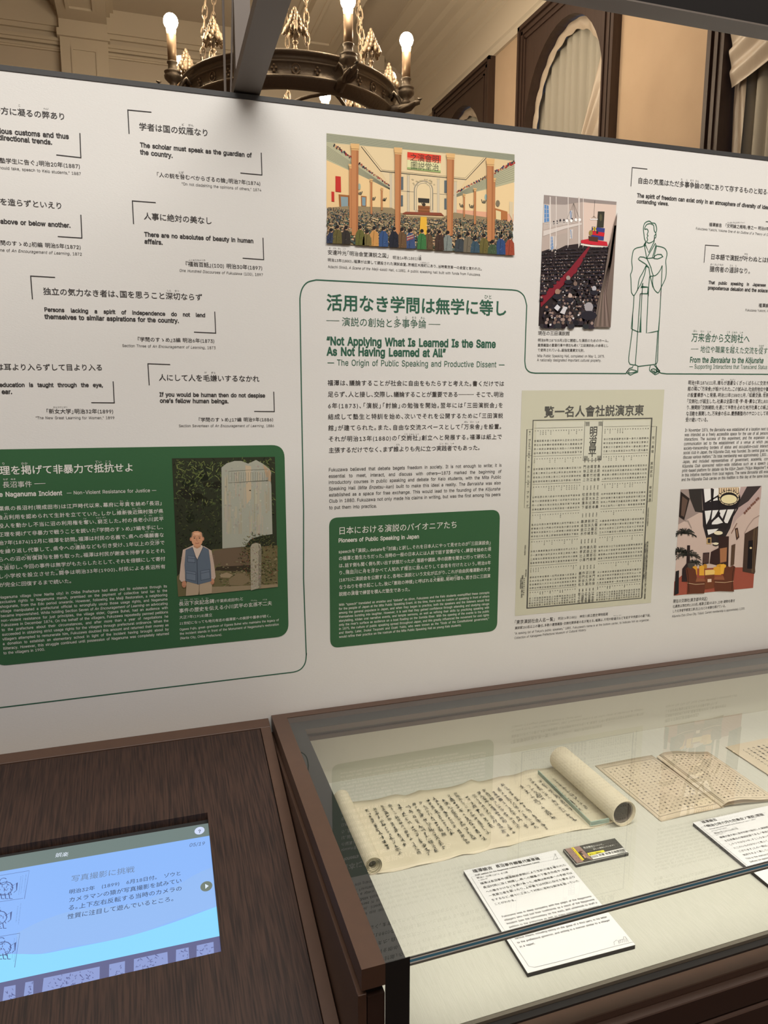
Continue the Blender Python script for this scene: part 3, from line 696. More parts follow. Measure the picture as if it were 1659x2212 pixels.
b = GB(); E13 = ['Naganuma village (now Narita city) in Chiba Prefecture had eked out its existence through its', 'exclusive rights to Naganuma marsh, premised on the payment of collective land tax to the', 'shogunate, from the Edo period onwards. However, following the Meiji Restoration, a neighboring', 'village manipulated a prefectural official to wrongfully usurp those usage rights, and Naganuma', 'became impoverished. While holding Section Seven of _An Encouragement of Learning_ on advocating', 'non-violent resistance for just principles, the village elder, Ogawa Buhei, had an audience with', 'Fukuzawa in December 1874. On the behalf of the villagers, Fukuzawa repeatedly penned petitions', 'to the prefecture about their circumstances, and after more than a year of negotiations he', 'succeeded in obtaining strict usage rights for the villagers through prefectural ordinance. When the', 'villagers attempted to remunerate him, Fukuzawa doubled this amount and returned their money as', 'a donation to establish an elementary school in light of the incident having brought about by', 'illiteracy. However, this struggle continued until possession of Naganuma was completely returned', 'to the villagers in 1900.']
b.para('d', E13, (-4, 806, 855, 748), (16, 1067, 865, 990), .006, 1.15, .27); b.build('body_translation_lettering', M_WHITE, pan)
b = GB(); b.l('d', '長沼下戻記念碑', (914, 840, 1098, 825), .006).l('d', '(千葉県成田市)', (1100, 826, 1226, 816)).l('d', 'と', (1226, 814, 1246, 812), .006).l('d', '事件の歴史を伝える小川武平の玄孫不二夫', (916, 875, 1392, 835), .006)
b.l('d', '大正7年(1918)建立', (917, 909, 1087, 895)).l('d', '21世紀になっても地元有志の福澤家への挨拶や墓参が続く。', (918, 940, 1388, 900), .004)
b.ruby('d', [('なが', 928, 820), ('ぬま', 952, 818), ('さげ', 980, 816), ('もどし', 1006, 814), ('き', 1035, 812), ('ねん', 1060, 810), ('げんそん', 1300, 822), ('ふじお', 1355, 817)], 8)
for t, c in [('Ogawa Fujio, great-grandson of Ogawa Buhei who maintains the legacy of', (919, 970, 1427, 921)), ('the incident stands in front of the Monument of Naganuma’s restoration', (920, 992, 1427, 943)), ('(Narita City, Chiba Prefecture).', (921, 1015, 1137, 996))]: b.la('d', t, c, .003, 1.15)
b.build('caption_lettering', M_WHITE, pan)
b = GB(); b.l('g', '日本における演説のパイオニアたち', (190, 628, 1162, 576), .004, 1.05); b.la('g', 'Pioneers of Public Speaking in Japan', (191, 706, 849, 672), .02, 1.15); b.build('title_lettering', M_WHITE, pan)
b = GB(); b.para('g', ['speechを「演説」、debateを「討論」と訳し、それを日本人にやって見せたのが「三田演説会」', 'の福澤と塾生たちだった。当時の一般の日本人には人前で話す習慣がなく、練習を始めた頃', 'は、話す側も聞く側も笑い出す状態だったが、落語や講談、寺の説教を聞きに行って研究した', 'り、隅田川に舟を浮かべて人知れず稽古に励んだりして自信を付けたという。明治8年', '(1875)に演説会を公開すると、各地に演説という文化が広がり、これが自由民権運動の大き', 'なうねりを巻き起こした。後に「憲政の神様」と呼ばれる犬養毅、尾崎行雄も、若き日に三田演', '説館の演壇で練習を積んだ塾生であった。'], None, None, .007, 1.12,
            pts=[(192, 797, 1434, 722), (193, 853, 1435, 775), (194, 912, 1435, 830), (195, 970, 1433, 886), (196, 1028, 1431, 938), (196, 1087, 1429, 993), (196, 1143, 775, 1103)])
b.ruby('g', [('ころ', 1422, 750), ('すみ', 262, 945), ('だ', 297, 943), ('がわ', 330, 941), ('ふね', 400, 936), ('う', 470, 931), ('けいこ', 755, 911), ('はげ', 842, 903), ('いぬ', 970, 1003), ('かいつよし', 1020, 1000), ('おざき', 1090, 995), ('ゆきお', 1150, 991), ('えん', 308, 1114), ('だん', 342, 1112)], 9)
b.build('body_lettering', M_WHITE, pan)
b = GB(); b.para('g', ['With “speech” translated as _enzetsu_ and “debate” as _tōron_, Fukuzawa and the Keio students exemplified these concepts', 'for the people of Japan at the Mita Public Speaking Event. At the time, there was no custom of speaking in front of others', 'among the general populace in Japan, and when they began to practice, both the speakers and the listeners would find', 'themselves bursting into laughter. However, it is said that they gained confidence through attending and studying rakugo', 'storytelling, kōdan oral narrative events, and temple sermons, as well as refining their skills by practicing speaking with', 'only the river’s surface as audience on a boat floating on the Sumida River. With the opening of the events to the public', 'in 1875, the culture of public speaking spread throughout Japan, and this greatly influenced the movement for civil rights', 'and liberty. Later, Inukai Tsuyoshi and Ozaki Yukio, who were known as the “Gods of the Constitutional government,”', 'would refine their practice on the rostrum of the Mita Public Speaking Hall as young Keio students.'], (195, 1230, 1421, 1129), (196, 1458, 1418, 1342), .006, 1.18, .27)
b.build('body_translation_lettering', M_WHITE, pan)

# captions beside the pictures and the right-hand texts
b = Block(); b.l('e', '安達吟光「明治会堂演説之図」', (200, 843, 593, 866), .004).l('e', '明治14年(1881)頃', (616, 877, 800, 885)).l('e', '明治13年(1880)、福澤が出資して建設された演説会堂。京橋区木挽町にあり、当時東京第一の会堂と言われた。', (200, 892, 1190, 951), .004)
b.ruby('e', [('あ', 214, 817), ('だち', 246, 819), ('ぎん', 276, 821), ('こう', 307, 823), ('ころ', 790, 866), ('こびきちょう', 822, 911)], 10, .06)
b.la('e', 'Adachi Ginkō, _A Scene of the Meiji-kaidō Hall_, c.1881. A public speaking hall built with funds from Fukuzawa.', (202, 935, 1180, 987), 0, 1.12); b.build('caption_lettering', M_BLACK, pan)
b = Block(); b.l('h', '現在の三田演説館', (235, 1145, 432, 1147), .004)
for t, c in [('明治8年(1875)5月1日に開館した演説のためのホール。', (234, 1188, 674, 1192)), ('慶應義塾の重要行事や現在も続く「三田演説会」の会場とし', (233, 1219, 672, 1222)), ('て使用されている。国指定重要文化財。', (232, 1249, 525, 1252))]: b.l('h', t, c, .004)
b.la('h', 'Mita Public Speaking Hall, completed on May 1, 1875.', (230, 1284, 648, 1288), 0, 1.2).la('h', 'A nationally designated important cultural property.', (229, 1310, 627, 1313), 0, 1.2); b.build('caption_lettering', M_BLACK, pan)
b = Block(); b.l('h', '万来舎から交詢社へ', (1184, 1171, 1547, 1180), .004, 1.15).ruby('h', [('ばん', 1208, 1131), ('らい', 1252, 1133), ('しゃ', 1295, 1135), ('こう', 1413, 1139), ('じゅん', 1452, 1139), ('しゃ', 1494, 1140)], 12)
b.path('h', [(1182, 1243), (1228, 1243)], .0007).l('h', '地位や職業を越えた交流を促す', (1240, 1244, 1658, 1255), 0, 1.2).ruby('h', [('こ', 1440, 1221), ('うなが', 1617, 1224)], 11); b.build('title_lettering', M_INK, pan)
b = Block(); b.la('h', 'From the _Banraisha_ to the _Kōjunsha', (1175, 1309, 1632, 1313), .018, 1.35).la('h', '— Supporting Interactions that Transcend Status', (1173, 1350, 1655, 1354), 0, 1.4); b.build('title_translation_lettering', M_INK, pan)
b = Block(); b.para('i', ['明治9年(1876)11月、誰もが遠慮なくざっくばらんに交流す', '館の隣に「万来舎」が設けられた。この試みは、社会的地位や職', 'の設置構想へと発展。明治13年(1880)1月、「知識交換、世務', '「交詢社」が誕生した。社員は全国の官・学・商・農など約1,800', 'り、機関誌「交詢雑誌」を通じて半数を占めた地方社員との紙上', 'な活動を展開した。万来舎の名は、慶應義塾内のサロンとして存', '受け継いでいる。'], (237, 165, 858, 170), (220, 404, 858, 402), .008, 1.25)
b.ruby('i', [('だれ', 500, 143), ('えんりょ', 580, 143), ('となり', 292, 188), ('ちしきこうかん', 755, 240), ('せむ', 830, 240), ('し', 624, 331), ('う', 232, 428), ('つ', 278, 428)], 11); b.build('body_lettering', M_BLACK, pan)
b = Block(); b.para('i', ['In November 1876, the _Banraisha_ was established at a location next to', 'was intended as a freely accessible space for the use of all persons', 'interactions. The success of this experiment, and the expansion of', 'communication led to the establishment of a venue at which peo', 'society–transcending borders of status and occupation–could interact.', 'social club in Japan, the Kōjunsha Club, was founded. Its central goal wa', 'discuss various matters.” Its total membership was approximately 1,800. I', 'Japan, and included representatives of government, academia, com', 'Kōjunsha Club sponsored nation-wide initiatives such as a speech p', 'print-based platform for debate via the _Kōjun Zasshi_ (“Kōjun Magazine”) w', 'in this initiative members from local regions. The name _Banraisha_ still exist', 'and the Kōjunsha Club carries on this tradition to this day at the same locat'], (212, 532, 858, 521), (185, 913, 858, 883), .006, 1.4, .27, lastfree=False); b.build('body_translation_lettering', M_BLACK, pan)
b = Block(); b.l('i', '現在の交詢社(東京都中央区)', (120, 1852, 388, 1830), .004, 1.25).l('i', '社員数は現在約2,200名。福澤(正面)のほか、土地・建物を寄付', (118, 1892, 597, 1846), .003, 1.2).l('i', 'した化学者宇都宮三郎(左上)などの肖像を掲げている。', (115, 1929, 530, 1886), .003, 1.2)
b.la('i', 'Kōjunsha Club (Chuo City, Tokyo). Current membership is approximately 2,200.', (113, 1967, 675, 1905), 0, 1.35); b.build('caption_lettering', M_BLACK, pan)
b = Block(); b.l('j', '「東京演説社会人名一覧」', (118, 2000, 455, 1972), .004, 1.1).l('j', '明治14年(1881)　神奈川県立歴史博物館蔵', (477, 1969, 890, 1931), 0, 1.1).l('j', '演説家250名以上の番付。多数の慶應義塾・交詢社関係者の名が見える。福澤は、行司や勧進元などを記す中央部分の最下段。', (120, 2048, 1243, 1941), .004, 1.1)
b.ruby('j', [('かんじん', 955, 1945), ('もと', 990, 1942)], 10).la('j', '“A ranking list of Tokyo’s public speakers,” 1881. Fukuzawa’s name is at the bottom center, to indicate him as organizer.', (118, 2092, 1232, 1978), 0, 1.2).la('j', 'Collection of Kanagawa Prefectural Museum of Cultural History.', (118, 2129, 713, 2060), 0, 1.2); b.build('caption_lettering', M_BLACK, pan)
ZF.update(u=(1340, 460, .08136), v=(1340, 630, .0859), t=(0, 1760, .3014))
# ------------------------------------------------------------------ green line drawing of a standing man in a kimono
fig = Block(); FW = .00175
def fs(k, pts, smooth=True, closed=False):
    pts = curve_pts(pts, 4, closed) if smooth else pts
    fig.stroke([W(k, *p) for p in pts], FW, closed=closed)
fs('u', [(680, 780), (640, 680), (625, 560), (612, 440), (620, 340), (660, 260), (765, 215), (830, 262), (915, 278), (955, 360), (962, 460), (930, 520), (895, 450), (885, 340), (840, 300), (770, 285), (700, 310), (655, 380), (645, 440)])
fs('u', [(645, 440), (690, 425), (720, 440), (738, 495), (710, 570), (733, 605), (708, 650), (725, 715), (703, 745), (712, 780), (765, 800), (830, 775), (885, 735), (905, 660), (905, 600), (945, 570)])
fs('u', [(940, 525), (945, 600), (935, 655), (912, 665)]); fs('u', [(905, 660), (893, 770), (755, 1050), (670, 850)], False)
fs('u', [(685, 780), (660, 790), (625, 850), (640, 870), (680, 785)], False)
fs('u', [(625, 870), (560, 900), (430, 930), (355, 985), (325, 1080), (300, 1280), (318, 1450), (300, 1560), (268, 1640), (280, 1760), (290, 2060), (310, 2140), (365, 2190), (450, 2050), (540, 1890), (620, 1700), (660, 1560), (683, 1400)])
fs('u', [(640, 870), (700, 1210)], False); fs('u', [(700, 1200), (930, 800), (945, 850), (850, 1190)], False); fs('u', [(960, 880), (885, 1200)], False)
fs('u', [(955, 878), (1080, 900), (1180, 945), (1230, 1030), (1235, 1120), (1205, 1280), (1218, 1480), (1200, 1720), (1090, 1960), (1015, 2110), (960, 2100), (890, 2010), (855, 1860), (865, 1690)])
fs('u', [(700, 1210), (620, 1175), (520, 1165), (475, 1225), (500, 1250), (690, 1370), (680, 1395), (755, 1450), (790, 1680), (865, 1975)], False)
fs('u', [(700, 1210), (885, 1190)], False); fs('u', [(885, 1210), (985, 1222), (1070, 1190), (1125, 1160), (1085, 1102), (985, 1100), (910, 1145), (885, 1210)], False)
fs('u', [(705, 1215), (760, 1330), (810, 1450), (840, 1570), (875, 1665)]); fs('u', [(775, 1680), (870, 1675), (960, 1640), (1050, 1530), (1110, 1395)]); fs('u', [(1110, 1395), (1100, 1600), (1085, 1960), (1070, 2210)], False)
fs('u', [(680, 1400), (590, 1590), (500, 1760), (455, 2060)]); fs('u', [(775, 1690), (755, 1900), (740, 2212)], False); fs('u', [(595, 1860), (550, 1965), (730, 1970), (720, 2145), (530, 2145), (520, 2212)], False); fs('u', [(595, 1860), (570, 2212)], False)
fs('v', [(345, 90), (330, 350), (272, 930), (310, 955), (430, 1005), (500, 1020), (515, 600), (545, 0)], False); fs('v', [(310, 560), (300, 960), (250, 1350), (210, 1660), (210, 1760), (240, 1825), (320, 1840), (400, 1850), (450, 1880), (860, 1830), (915, 1800), (935, 1740), (950, 1300), (960, 990)], False)
fs('v', [(500, 50), (450, 800), (375, 1850)], False); fs('v', [(700, 0), (655, 1040), (800, 1020), (960, 985), (990, 600), (1020, 0)], False); fs('v', [(940, 1000), (885, 1800), (900, 1880), (990, 2010)], False)
fs('v', [(320, 1860), (300, 1910), (230, 1930), (150, 2030), (255, 2100), (340, 2055), (435, 2025), (440, 1880)], False); fs('v', [(195, 2030), (240, 1970), (300, 1965), (415, 2000), (330, 2030), (250, 2045), (195, 2030)]); fs('v', [(230, 1930), (160, 2020)], False)
fs('v', [(755, 1860), (730, 1940), (740, 1985), (875, 2090), (960, 2050), (985, 2000), (900, 1900), (850, 1850)], False); fs('v', [(770, 1960), (850, 1940), (910, 2000), (860, 2030), (800, 1990), (770, 1960)]); fs('v', [(840, 1970), (870, 2055), (930, 2020), (905, 1920)], False)
fig.build('line_drawing', M_INK, pan, 'green line drawing of a standing man in a kimono with folded arms')

# ------------------------------------------------------------------ printed pictures (flat polygons with their own print colours)
ST = .00007
class Art(Block):
    def __init__(s, k, g=1.18): super().__init__(); s.k_ = k; s.g = g; s.L = 0; s.N = 0
    def c(s, rgb): return tuple(min(.9, v*s.g) for v in lin(rgb))
    def p(s, pts, rgb, L=None):
        s.N += 1; return s.poly([W(s.k_, *q) for q in pts], s.c(rgb), (s.L if L is None else L)*ST+(s.N % 13)*.000005)
    def r(s, x0, y0, x1, y1, rgb, L=None): return s.p([(x0, y0), (x1, y0), (x1, y1), (x0, y1)], rgb, L)
    def e(s, x, y, a, b, rgb, n=8, L=None, rot=0): return s.p([(x+a*math.cos(t+rot), y+b*math.sin(t+rot)) for t in [2*math.pi*i/n for i in range(n)]], rgb, L)
    def s(s_, pts, w_, rgb, L=None, closed=False): return s_.stroke([W(s_.k_, *q) for q in pts], w_, s_.c(rgb), (s_.L if L is None else L)*ST, closed)
    def t(s_, txt, c, rgb, off=0, hy=1): return Block.l(s_, s_.k_, txt, c, off, hy, col=s_.c(rgb), lift=s_.L*ST)
def bil(q, u, v):
    return tuple((q[0][i]*(1-u)+q[1][i]*u)*(1-v)+(q[3][i]*(1-u)+q[2][i]*u)*v for i in (0, 1))
def rj(rgb, d): j = random.uniform(-d, d); return tuple(max(0, min(255, c+j+random.uniform(-d/3, d/3))) for c in rgb)

# a generic old hall print: crowd between wooden columns
random.seed(11)
A = Art('e', 1.05); Q = [(193, 82), (1396, 218), (1373, 866), (198, 788)]
A.p(Q, (213, 190, 148)); A.L = 1
A.p([(193, 82), (1396, 218), (1396, 262), (1015, 212), (620, 180), (193, 143)], (172, 172, 146))
A.p([(193, 143), (240, 148), (605, 432), (600, 448), (193, 255)], (172, 170, 140)); A.p([(1396, 262), (1395, 395), (1012, 500), (1008, 478)], (172, 170, 140))
A.p([(420, 168), (620, 182), (1015, 213), (1215, 240), (1085, 380), (540, 326)], (216, 196, 156))
A.p([(193, 255), (600, 440), (600, 560), (193, 560)], (222, 192, 142)); A.p([(1395, 400), (1012, 490), (1012, 610), (1390, 640)], (222, 196, 150))
A.p([(1390, 600), (1012, 570), (1012, 612), (1388, 650)], (214, 160, 130))
A.p([(540, 326), (1085, 380), (1015, 480), (1010, 610), (610, 590), (605, 432)], (214, 194, 156)); A.L = 2
for i in range(9):
    t = i/9; A.s([(193, 88+t*52), (1396, 223+t*36)], .0006, (120, 126, 112))
for i in range(8):
    t = i/8; A.s([(193, 165+t*85), (600, 436+t*10)], .0006, (120, 122, 104)); A.s([(1395, 275+t*115), (1012, 482+t*14)], .0006, (120, 122, 104))
A.s([(415, 168), (540, 326), (1085, 380), (1215, 240)], .0012, (60, 55, 50)); A.s([(430, 168), (548, 318), (1080, 370), (1200, 240)], .0005, (90, 80, 60))
for i in range(150):                                             # people on the galleries
    t = random.random(); y = random.uniform(-9, 9)*(1-.5*t)
    A.e(240+365*t, 158+268*t+y, 5-2*t, 8-3*t, random.choice([(150, 50, 45), (60, 65, 80), (50, 45, 45), (190, 150, 110)]), 5)
    A.e(1395-380*t, 272+200*t+y-6, 6-3*t, 9-4*t, random.choice([(160, 50, 45), (60, 70, 100), (55, 50, 50), (190, 150, 110)]), 5)
for x, y0, y1 in [(605, 345, 590), (716, 355, 600), (768, 470, 600), (868, 480, 605), (908, 380, 610), (1018, 395, 610)]:
    A.r(x-7, y0, x+7, y1, (196, 184, 160)); A.s([(x-7, y0), (x-7, y1)], .0004, (110, 110, 100)); A.s([(x+7, y0), (x+7, y1)], .0004, (110, 110, 100)); A.r(x-11, y0-8, x+11, y0, (190, 176, 140))
A.s([(670, 452), (768, 460)], .001, (140, 130, 110)); A.s([(868, 468), (1018, 480)], .001, (140, 130, 110))
for r0, c0 in [(62, (150, 142, 124)), (54, (222, 204, 168)), (47, (150, 142, 124)), (43, (218, 198, 158))]:
    A.L += 1; A.p([(813+r0*math.cos(a), 447-r0*math.sin(a)) for a in [math.pi*i/14 for i in range(15)]]+[(813-r0, 575), (813+r0, 575)], c0)
A.L += 1
for i in range(26): A.e(random.uniform(735, 895), random.uniform(375, 415), 6, 4, (186, 172, 138), 6)
for x0, x1, y0, y1 in [(668, 684, 362, 445), (946, 962, 385, 465), (668, 682, 480, 550), (946, 960, 500, 570)]:
    A.r(x0, y0, x1, y1, (90, 100, 105)); A.s([(x0, (y0+y1)/2), (x1, (y0+y1)/2)], .0006, (170, 160, 130))
A.p([(270, 474), (338, 480), (338, 562), (275, 556)], (150, 95, 50)); A.p([(284, 488), (330, 492), (330, 560), (287, 557)], (130, 150, 155))
A.p([(413, 483), (449, 487), (447, 550), (415, 548)], (150, 95, 50)); A.p([(419, 491), (443, 494), (442, 548), (421, 546)], (120, 145, 155))
A.p([(1265, 560), (1350, 585), (1350, 645), (1268, 640)], (168, 108, 62)); A.p([(1275, 575), (1308, 585), (1308, 640), (1277, 638)], (214, 196, 150))
A.L += 1
for x, y in [(408, 465), (492, 500), (562, 505), (1060, 545), (1122, 550), (1200, 520)]:
    A.s([(x-16, y-14), (x-10, y+6), (x+6, y+8), (x+14, y-10)], .0016, (90, 85, 70)); A.e(x, y+2, 7, 11, (100, 95, 80), 6)
A.e(402, 425, 10, 22, (150, 165, 150)); A.e(1212, 492, 9, 20, (140, 165, 160)); A.e(1288, 532, 14, 22, (120, 110, 90))
A.p([(1362, 520), (1386, 524), (1384, 645), (1362, 600)], (205, 190, 160))
A.p([(250, 357), (284, 361), (286, 460), (250, 456)], (186, 48, 40)); A.p([(224, 456), (242, 458), (243, 521), (225, 519)], (186, 48, 40))
for i in range(6): A.s([(256+(i % 2)*5, 368+14*i), (279, 372+14*i)], .0012, (70, 25, 25))
A.p([(778, 497), (851, 502), (850, 530), (780, 526)], (52, 50, 44)); A.p([(710, 203), (925, 225), (922, 336), (708, 312)], (212, 208, 160))
A.p([(700, 585), (925, 592), (945, 612), (668, 600)], (132, 70, 50)); A.p([(778, 545), (855, 550), (850, 603), (780, 598)], (140, 88, 52))
A.e(815, 540, 12, 12, (60, 50, 40), 7); A.s([(800, 530), (812, 545)], .0015, (60, 50, 40))
A.L += 1; A.p([(710, 203), (925, 225), (924.5, 262), (709.3, 238)], (206, 60, 44)); A.p([(709.3, 238), (924.5, 262), (924.2, 275), (709, 252)], (214, 130, 100)); A.p([(708.3, 300), (922.3, 322), (922, 336), (708, 312)], (150, 170, 110))
A.s([(778, 560), (855, 565)], .0006, (90, 50, 30)); A.s([(778, 580), (855, 585)], .0006, (90, 50, 30))
A.L += 1; A.t('之演會明', (726, 237, 914, 252), (40, 50, 40)); A.t('圖説堂治', (730, 288, 912, 303), (40, 50, 40))
A.L += 1                                                          # crowd, back rows small, front rows larger
cols = [(62, 68, 74), (84, 80, 64), (96, 98, 78), (56, 56, 56), (128, 112, 84), (80, 94, 92), (112, 88, 70), (84, 104, 90)]
A.p([(196, 560), (345, 548), (610, 560), (700, 610), (930, 622), (1010, 590), (1240, 625), (1385, 655), (1373, 866), (198, 788)], (140, 124, 94))
A.L += 1
rows = 26
for j in range(rows):
    t = j/(rows-1); sz = 4.2+8*t
    for i in range(int(150/(1+.9*t))):
        u = random.random(); x, y = bil([(196, 556), (1388, 640), (1375, 840), (198, 762)], u, t**1.15)
        if 700-60*t < x < 930+40*t and t < .12: continue
        dx = (1-abs(u-.5)*2)
        if t < .2: y += 40*dx*(1-t*3)*.5
        c = random.choice(cols); A.e(x, y+sz*.9, sz*.8, sz*.9, rj(c, 14), 6)
        A.e(x+random.uniform(-1, 1), y, sz*.45, sz*.5, (48, 44, 40) if random.random() < .55 else rj((196, 160, 122), 10), 6)
    A.L += .5
A.L = 24; A.p([(793, 618), (832, 620), (836, 735), (785, 730)], (220, 172, 60)); A.L += 1
for i in range(60): x, y = bil([(196, 600), (1388, 680), (1375, 850), (198, 770)], random.random(), random.random()); A.s([(x, y), (x+22, y+3)], .0016, (206, 180, 140))
A.L += 1
def column(x0, x1, xb0, xb1, yc, y0, y1, c=(182, 124, 80)):
    A.p([(x0, yc), (x1, yc+3), (xb1, y1), (xb0, y1+2)], c); A.p([(x0+(x1-x0)*.7, yc), (x1, yc+3), (xb1, y1), (xb1-(xb1-xb0)*.3, y1)], (164, 106, 66), A.L+1)
    A.p([(x0-6, y0), (x1+6, y0+4), (x1+2, yc-(yc-y0)*.3), (x1, yc+6), (x0, yc+3), (x0-2, yc-(yc-y0)*.3)], (212, 172, 116), A.L+2)
    A.s([(x0-3, yc-6), (x1+3, yc-3)], .0006, (120, 70, 40), A.L+3)
column(337, 354, 338, 354, 305, 280, 690); column(472, 484, 473, 484, 392, 375, 600); column(541, 550, 541, 550, 445, 430, 575); column(1067, 1076, 1067, 1076, 485, 470, 620); column(1134, 1147, 1134, 1146, 450, 434, 665); column(1256, 1270, 1254, 1266, 390, 368, 760)
A.L += 4; column(350, 396, 353, 392, 190, 150, 735); column(628, 670, 630, 662, 216, 175, 742); column(961, 1007, 962, 998, 248, 212, 740); column(1216, 1260, 1218, 1254, 290, 245, 775)
A.L += 5
for x, y, c in [(260, 740, (96, 88, 50)), (315, 745, (52, 46, 42)), (405, 742, (96, 96, 50)), (495, 748, (190, 140, 80)), (555, 750, (52, 78, 120)), (622, 752, (34, 36, 46)), (673, 756, (100, 76, 52)), (728, 762, (60, 78, 116)), (800, 766, (58, 110, 62)), (842, 768, (92, 74, 54)), (912, 772, (66, 50, 42)), (965, 776, (120, 128, 124)), (1095, 785, (108, 100, 84)), (1198, 795, (100, 92, 50)), (1305, 800, (48, 72, 116)), (1362, 806, (150, 70, 50)), (1040, 800, (60, 66, 70)), (1140, 815, (56, 78, 92)), (220, 760, (50, 58, 80)), (450, 770, (110, 100, 60)), (1250, 835, (66, 84, 60))]:
    yb = 788+(x-198)*.0664; h = (yb-y)
    A.p([(x-11, y-42), (x+11, y-40), (x+27, y-18), (x+30, yb-1), (x-30, yb-2), (x-27, y-16)], c); A.s([(x, y-34), (x-4, y+4), (x-8, yb-3)], .0008, tuple(v*.6 for v in c), A.L+1)
    for i in range(9): A.e(x+random.uniform(-22, 22), y+random.uniform(-15, h-8), 3.5, 3, rj(c, 26), 5, A.L+1)
    if abs(x-728) < 2:
        for i in range(4): A.p([(x-24, y-18+8*i), (x+20, y-32+8*i), (x+20, y-28+8*i), (x-24, y-13+8*i)], (170, 70, 60) if i % 2 else (210, 180, 140), A.L+2)
    A.e(x+3, y-52, 10, 13, (196, 152, 116), 9, A.L+1); A.e(x, y-57, 12, 12, (34, 30, 30), 9, A.L+2)
A.build('hall_picture', M_ART, pan, 'printed picture of a crowded hall with orange wooden columns')

# photograph of a man in a vest before a tall stone
random.seed(4)
B = Art('d', 1.15); Q = [(880, 95), (1407, 87), (1422, 752), (912, 802)]
class GArt: pass
B.eps = .0008
B.p(Q, (46, 50, 36)); B.L = 1
def inside(u0, u1, v0, v1): return bil(Q, random.uniform(u0, u1), random.uniform(v0, v1))
gr = [(70, 82, 48), (92, 104, 60), (40, 46, 30), (112, 118, 70), (28, 30, 22), (60, 74, 50)]
def leaf(x, y, s, c, L=None):
    a = random.uniform(0, 6.28); l = s*random.uniform(.6, 1.5); B.p([(x, y), (x+l*math.cos(a+.25)*.5, y+l*math.sin(a+.25)*.5), (x+l*math.cos(a), y+l*math.sin(a)), (x+l*math.cos(a-.25)*.5, y+l*math.sin(a-.25)*.5)], c, L)
for i in range(26): x, y = inside(.12, .88, .09, .65); B.e(x, y, random.uniform(15, 45), random.uniform(12, 40), rj((34, 36, 26), 8), 9)
B.L = 2
for i in range(1500):
    x, y = inside(.025, .97, .02, .66); lit = 1.0 if y < 330 else .7
    leaf(x, y, 15, tuple(v*lit for v in random.choice(gr)))
for i in range(90):
    x, y = inside(.02, .95, .01, .14); a = random.uniform(.3, 2.6); B.s([(x, y), (x+16*math.cos(a), y+8*math.sin(a)+3), (x+30*math.cos(a), y+20*math.sin(a)+4)], .0010, random.choice([(128, 138, 80), (100, 114, 62)]))
B.L = 3
B.p([(960, 640), (1090, 560), (1420, 540), (1422, 752), (912, 802), (905, 700)], (104, 96, 66)); B.L = 4
B.p([(1080, 590), (1100, 566), (1150, 556), (1255, 548), (1275, 590), (1278, 640), (1240, 655), (1090, 640)], (104, 88, 70)); B.p([(1108, 650), (1290, 640), (1290, 675), (1100, 668)], (58, 50, 38))
for i in range(420): x, y = inside(.42, .99, .78, .985); B.e(x, y, random.uniform(2, 9), random.uniform(1, 4), random.choice([(120, 112, 84), (80, 90, 50), (62, 54, 40), (140, 128, 100), (96, 84, 60)]), 6)
B.p([(1125, 690), (1160, 678), (1190, 690), (1175, 706), (1130, 704)], (150, 134, 106), 5); B.p([(1170, 715), (1215, 682), (1270, 684), (1280, 720), (1240, 745), (1175, 742)], (124, 110, 84), 5)
B.p([(1085, 752), (1280, 745), (1420, 738), (1422, 752), (1085, 786)], (140, 126, 100), 5)
B.L = 6
B.p([(1133, 142), (1160, 120), (1200, 108), (1235, 108), (1270, 122), (1310, 103), (1345, 122), (1380, 150), (1388, 168), (1384, 205), (1388, 230), (1394, 482), (1330, 492), (1280, 510), (1255, 546), (1138, 556)], (158, 160, 146))
for i in range(50):
    x = random.uniform(1142, 1372); y0 = random.uniform(130, 440); w_ = random.uniform(3, 12); y1 = min(480, y0+random.uniform(40, 190)); B.p([(x, y0), (x+w_, y0), (x+w_, y1), (x, y1+1)], rj((164, 158, 140), 9), 7)
for i in range(160): B.e(random.uniform(1142, 1372), random.uniform(130, 480), random.uniform(2, 6), random.uniform(2, 7), rj((160, 158, 146), 14), 6, 8)
B.p([(1255, 130), (1285, 135), (1285, 300), (1262, 330)], (182, 166, 140), 8); B.p([(1345, 125), (1385, 160), (1386, 215), (1366, 205)], (170, 146, 118), 8)
B.s([(1170, 160), (1372, 150), (1372, 208), (1170, 220)], .0006, (110, 112, 100), 9, True)
for i in range(16): x = 1186+i*12; B.s([(x, 166), (x, 212)], .0007, (126, 128, 114), 9)
B.L = 10
for i in range(700):
    x = random.uniform(1200, 1421); y = random.uniform(482, 730)
    if (x-1330)**2/98**2+(y-600)**2/118**2 < 1.15 and x < 1421-(y-482)*-.02: leaf(x, y, 11, random.choice([(52, 58, 34), (84, 92, 56), (110, 112, 70), (38, 40, 26), (120, 84, 60)]))
B.L = 11; B.p([(1281, 548), (1290, 532), (1312, 526), (1333, 534), (1338, 560), (1336, 755), (1284, 770)], (158, 152, 134)); B.p([(1322, 530), (1338, 560), (1336, 755), (1322, 760)], (120, 114, 98), 12)
for i in range(160): B.e(random.uniform(1286, 1333), random.uniform(540, 755), random.uniform(1.5, 4), random.uniform(2, 5), rj((148, 140, 120), 30), 5, 13)
B.L = 14
B.p([(955, 725), (1086, 715), (1084, 784), (1022, 792), (1020, 760), (1014, 792), (951, 798)], (170, 152, 128)); B.s([(1020, 735), (1018, 790)], .001, (120, 104, 86), 15)
B.p([(936, 562), (985, 540), (1045, 544), (1082, 566), (1096, 640), (1103, 700), (1096, 714), (1078, 716), (1070, 650), (1062, 600), (950, 600), (946, 650), (948, 722), (928, 726), (917, 712), (924, 640)], (192, 172, 156), 15)
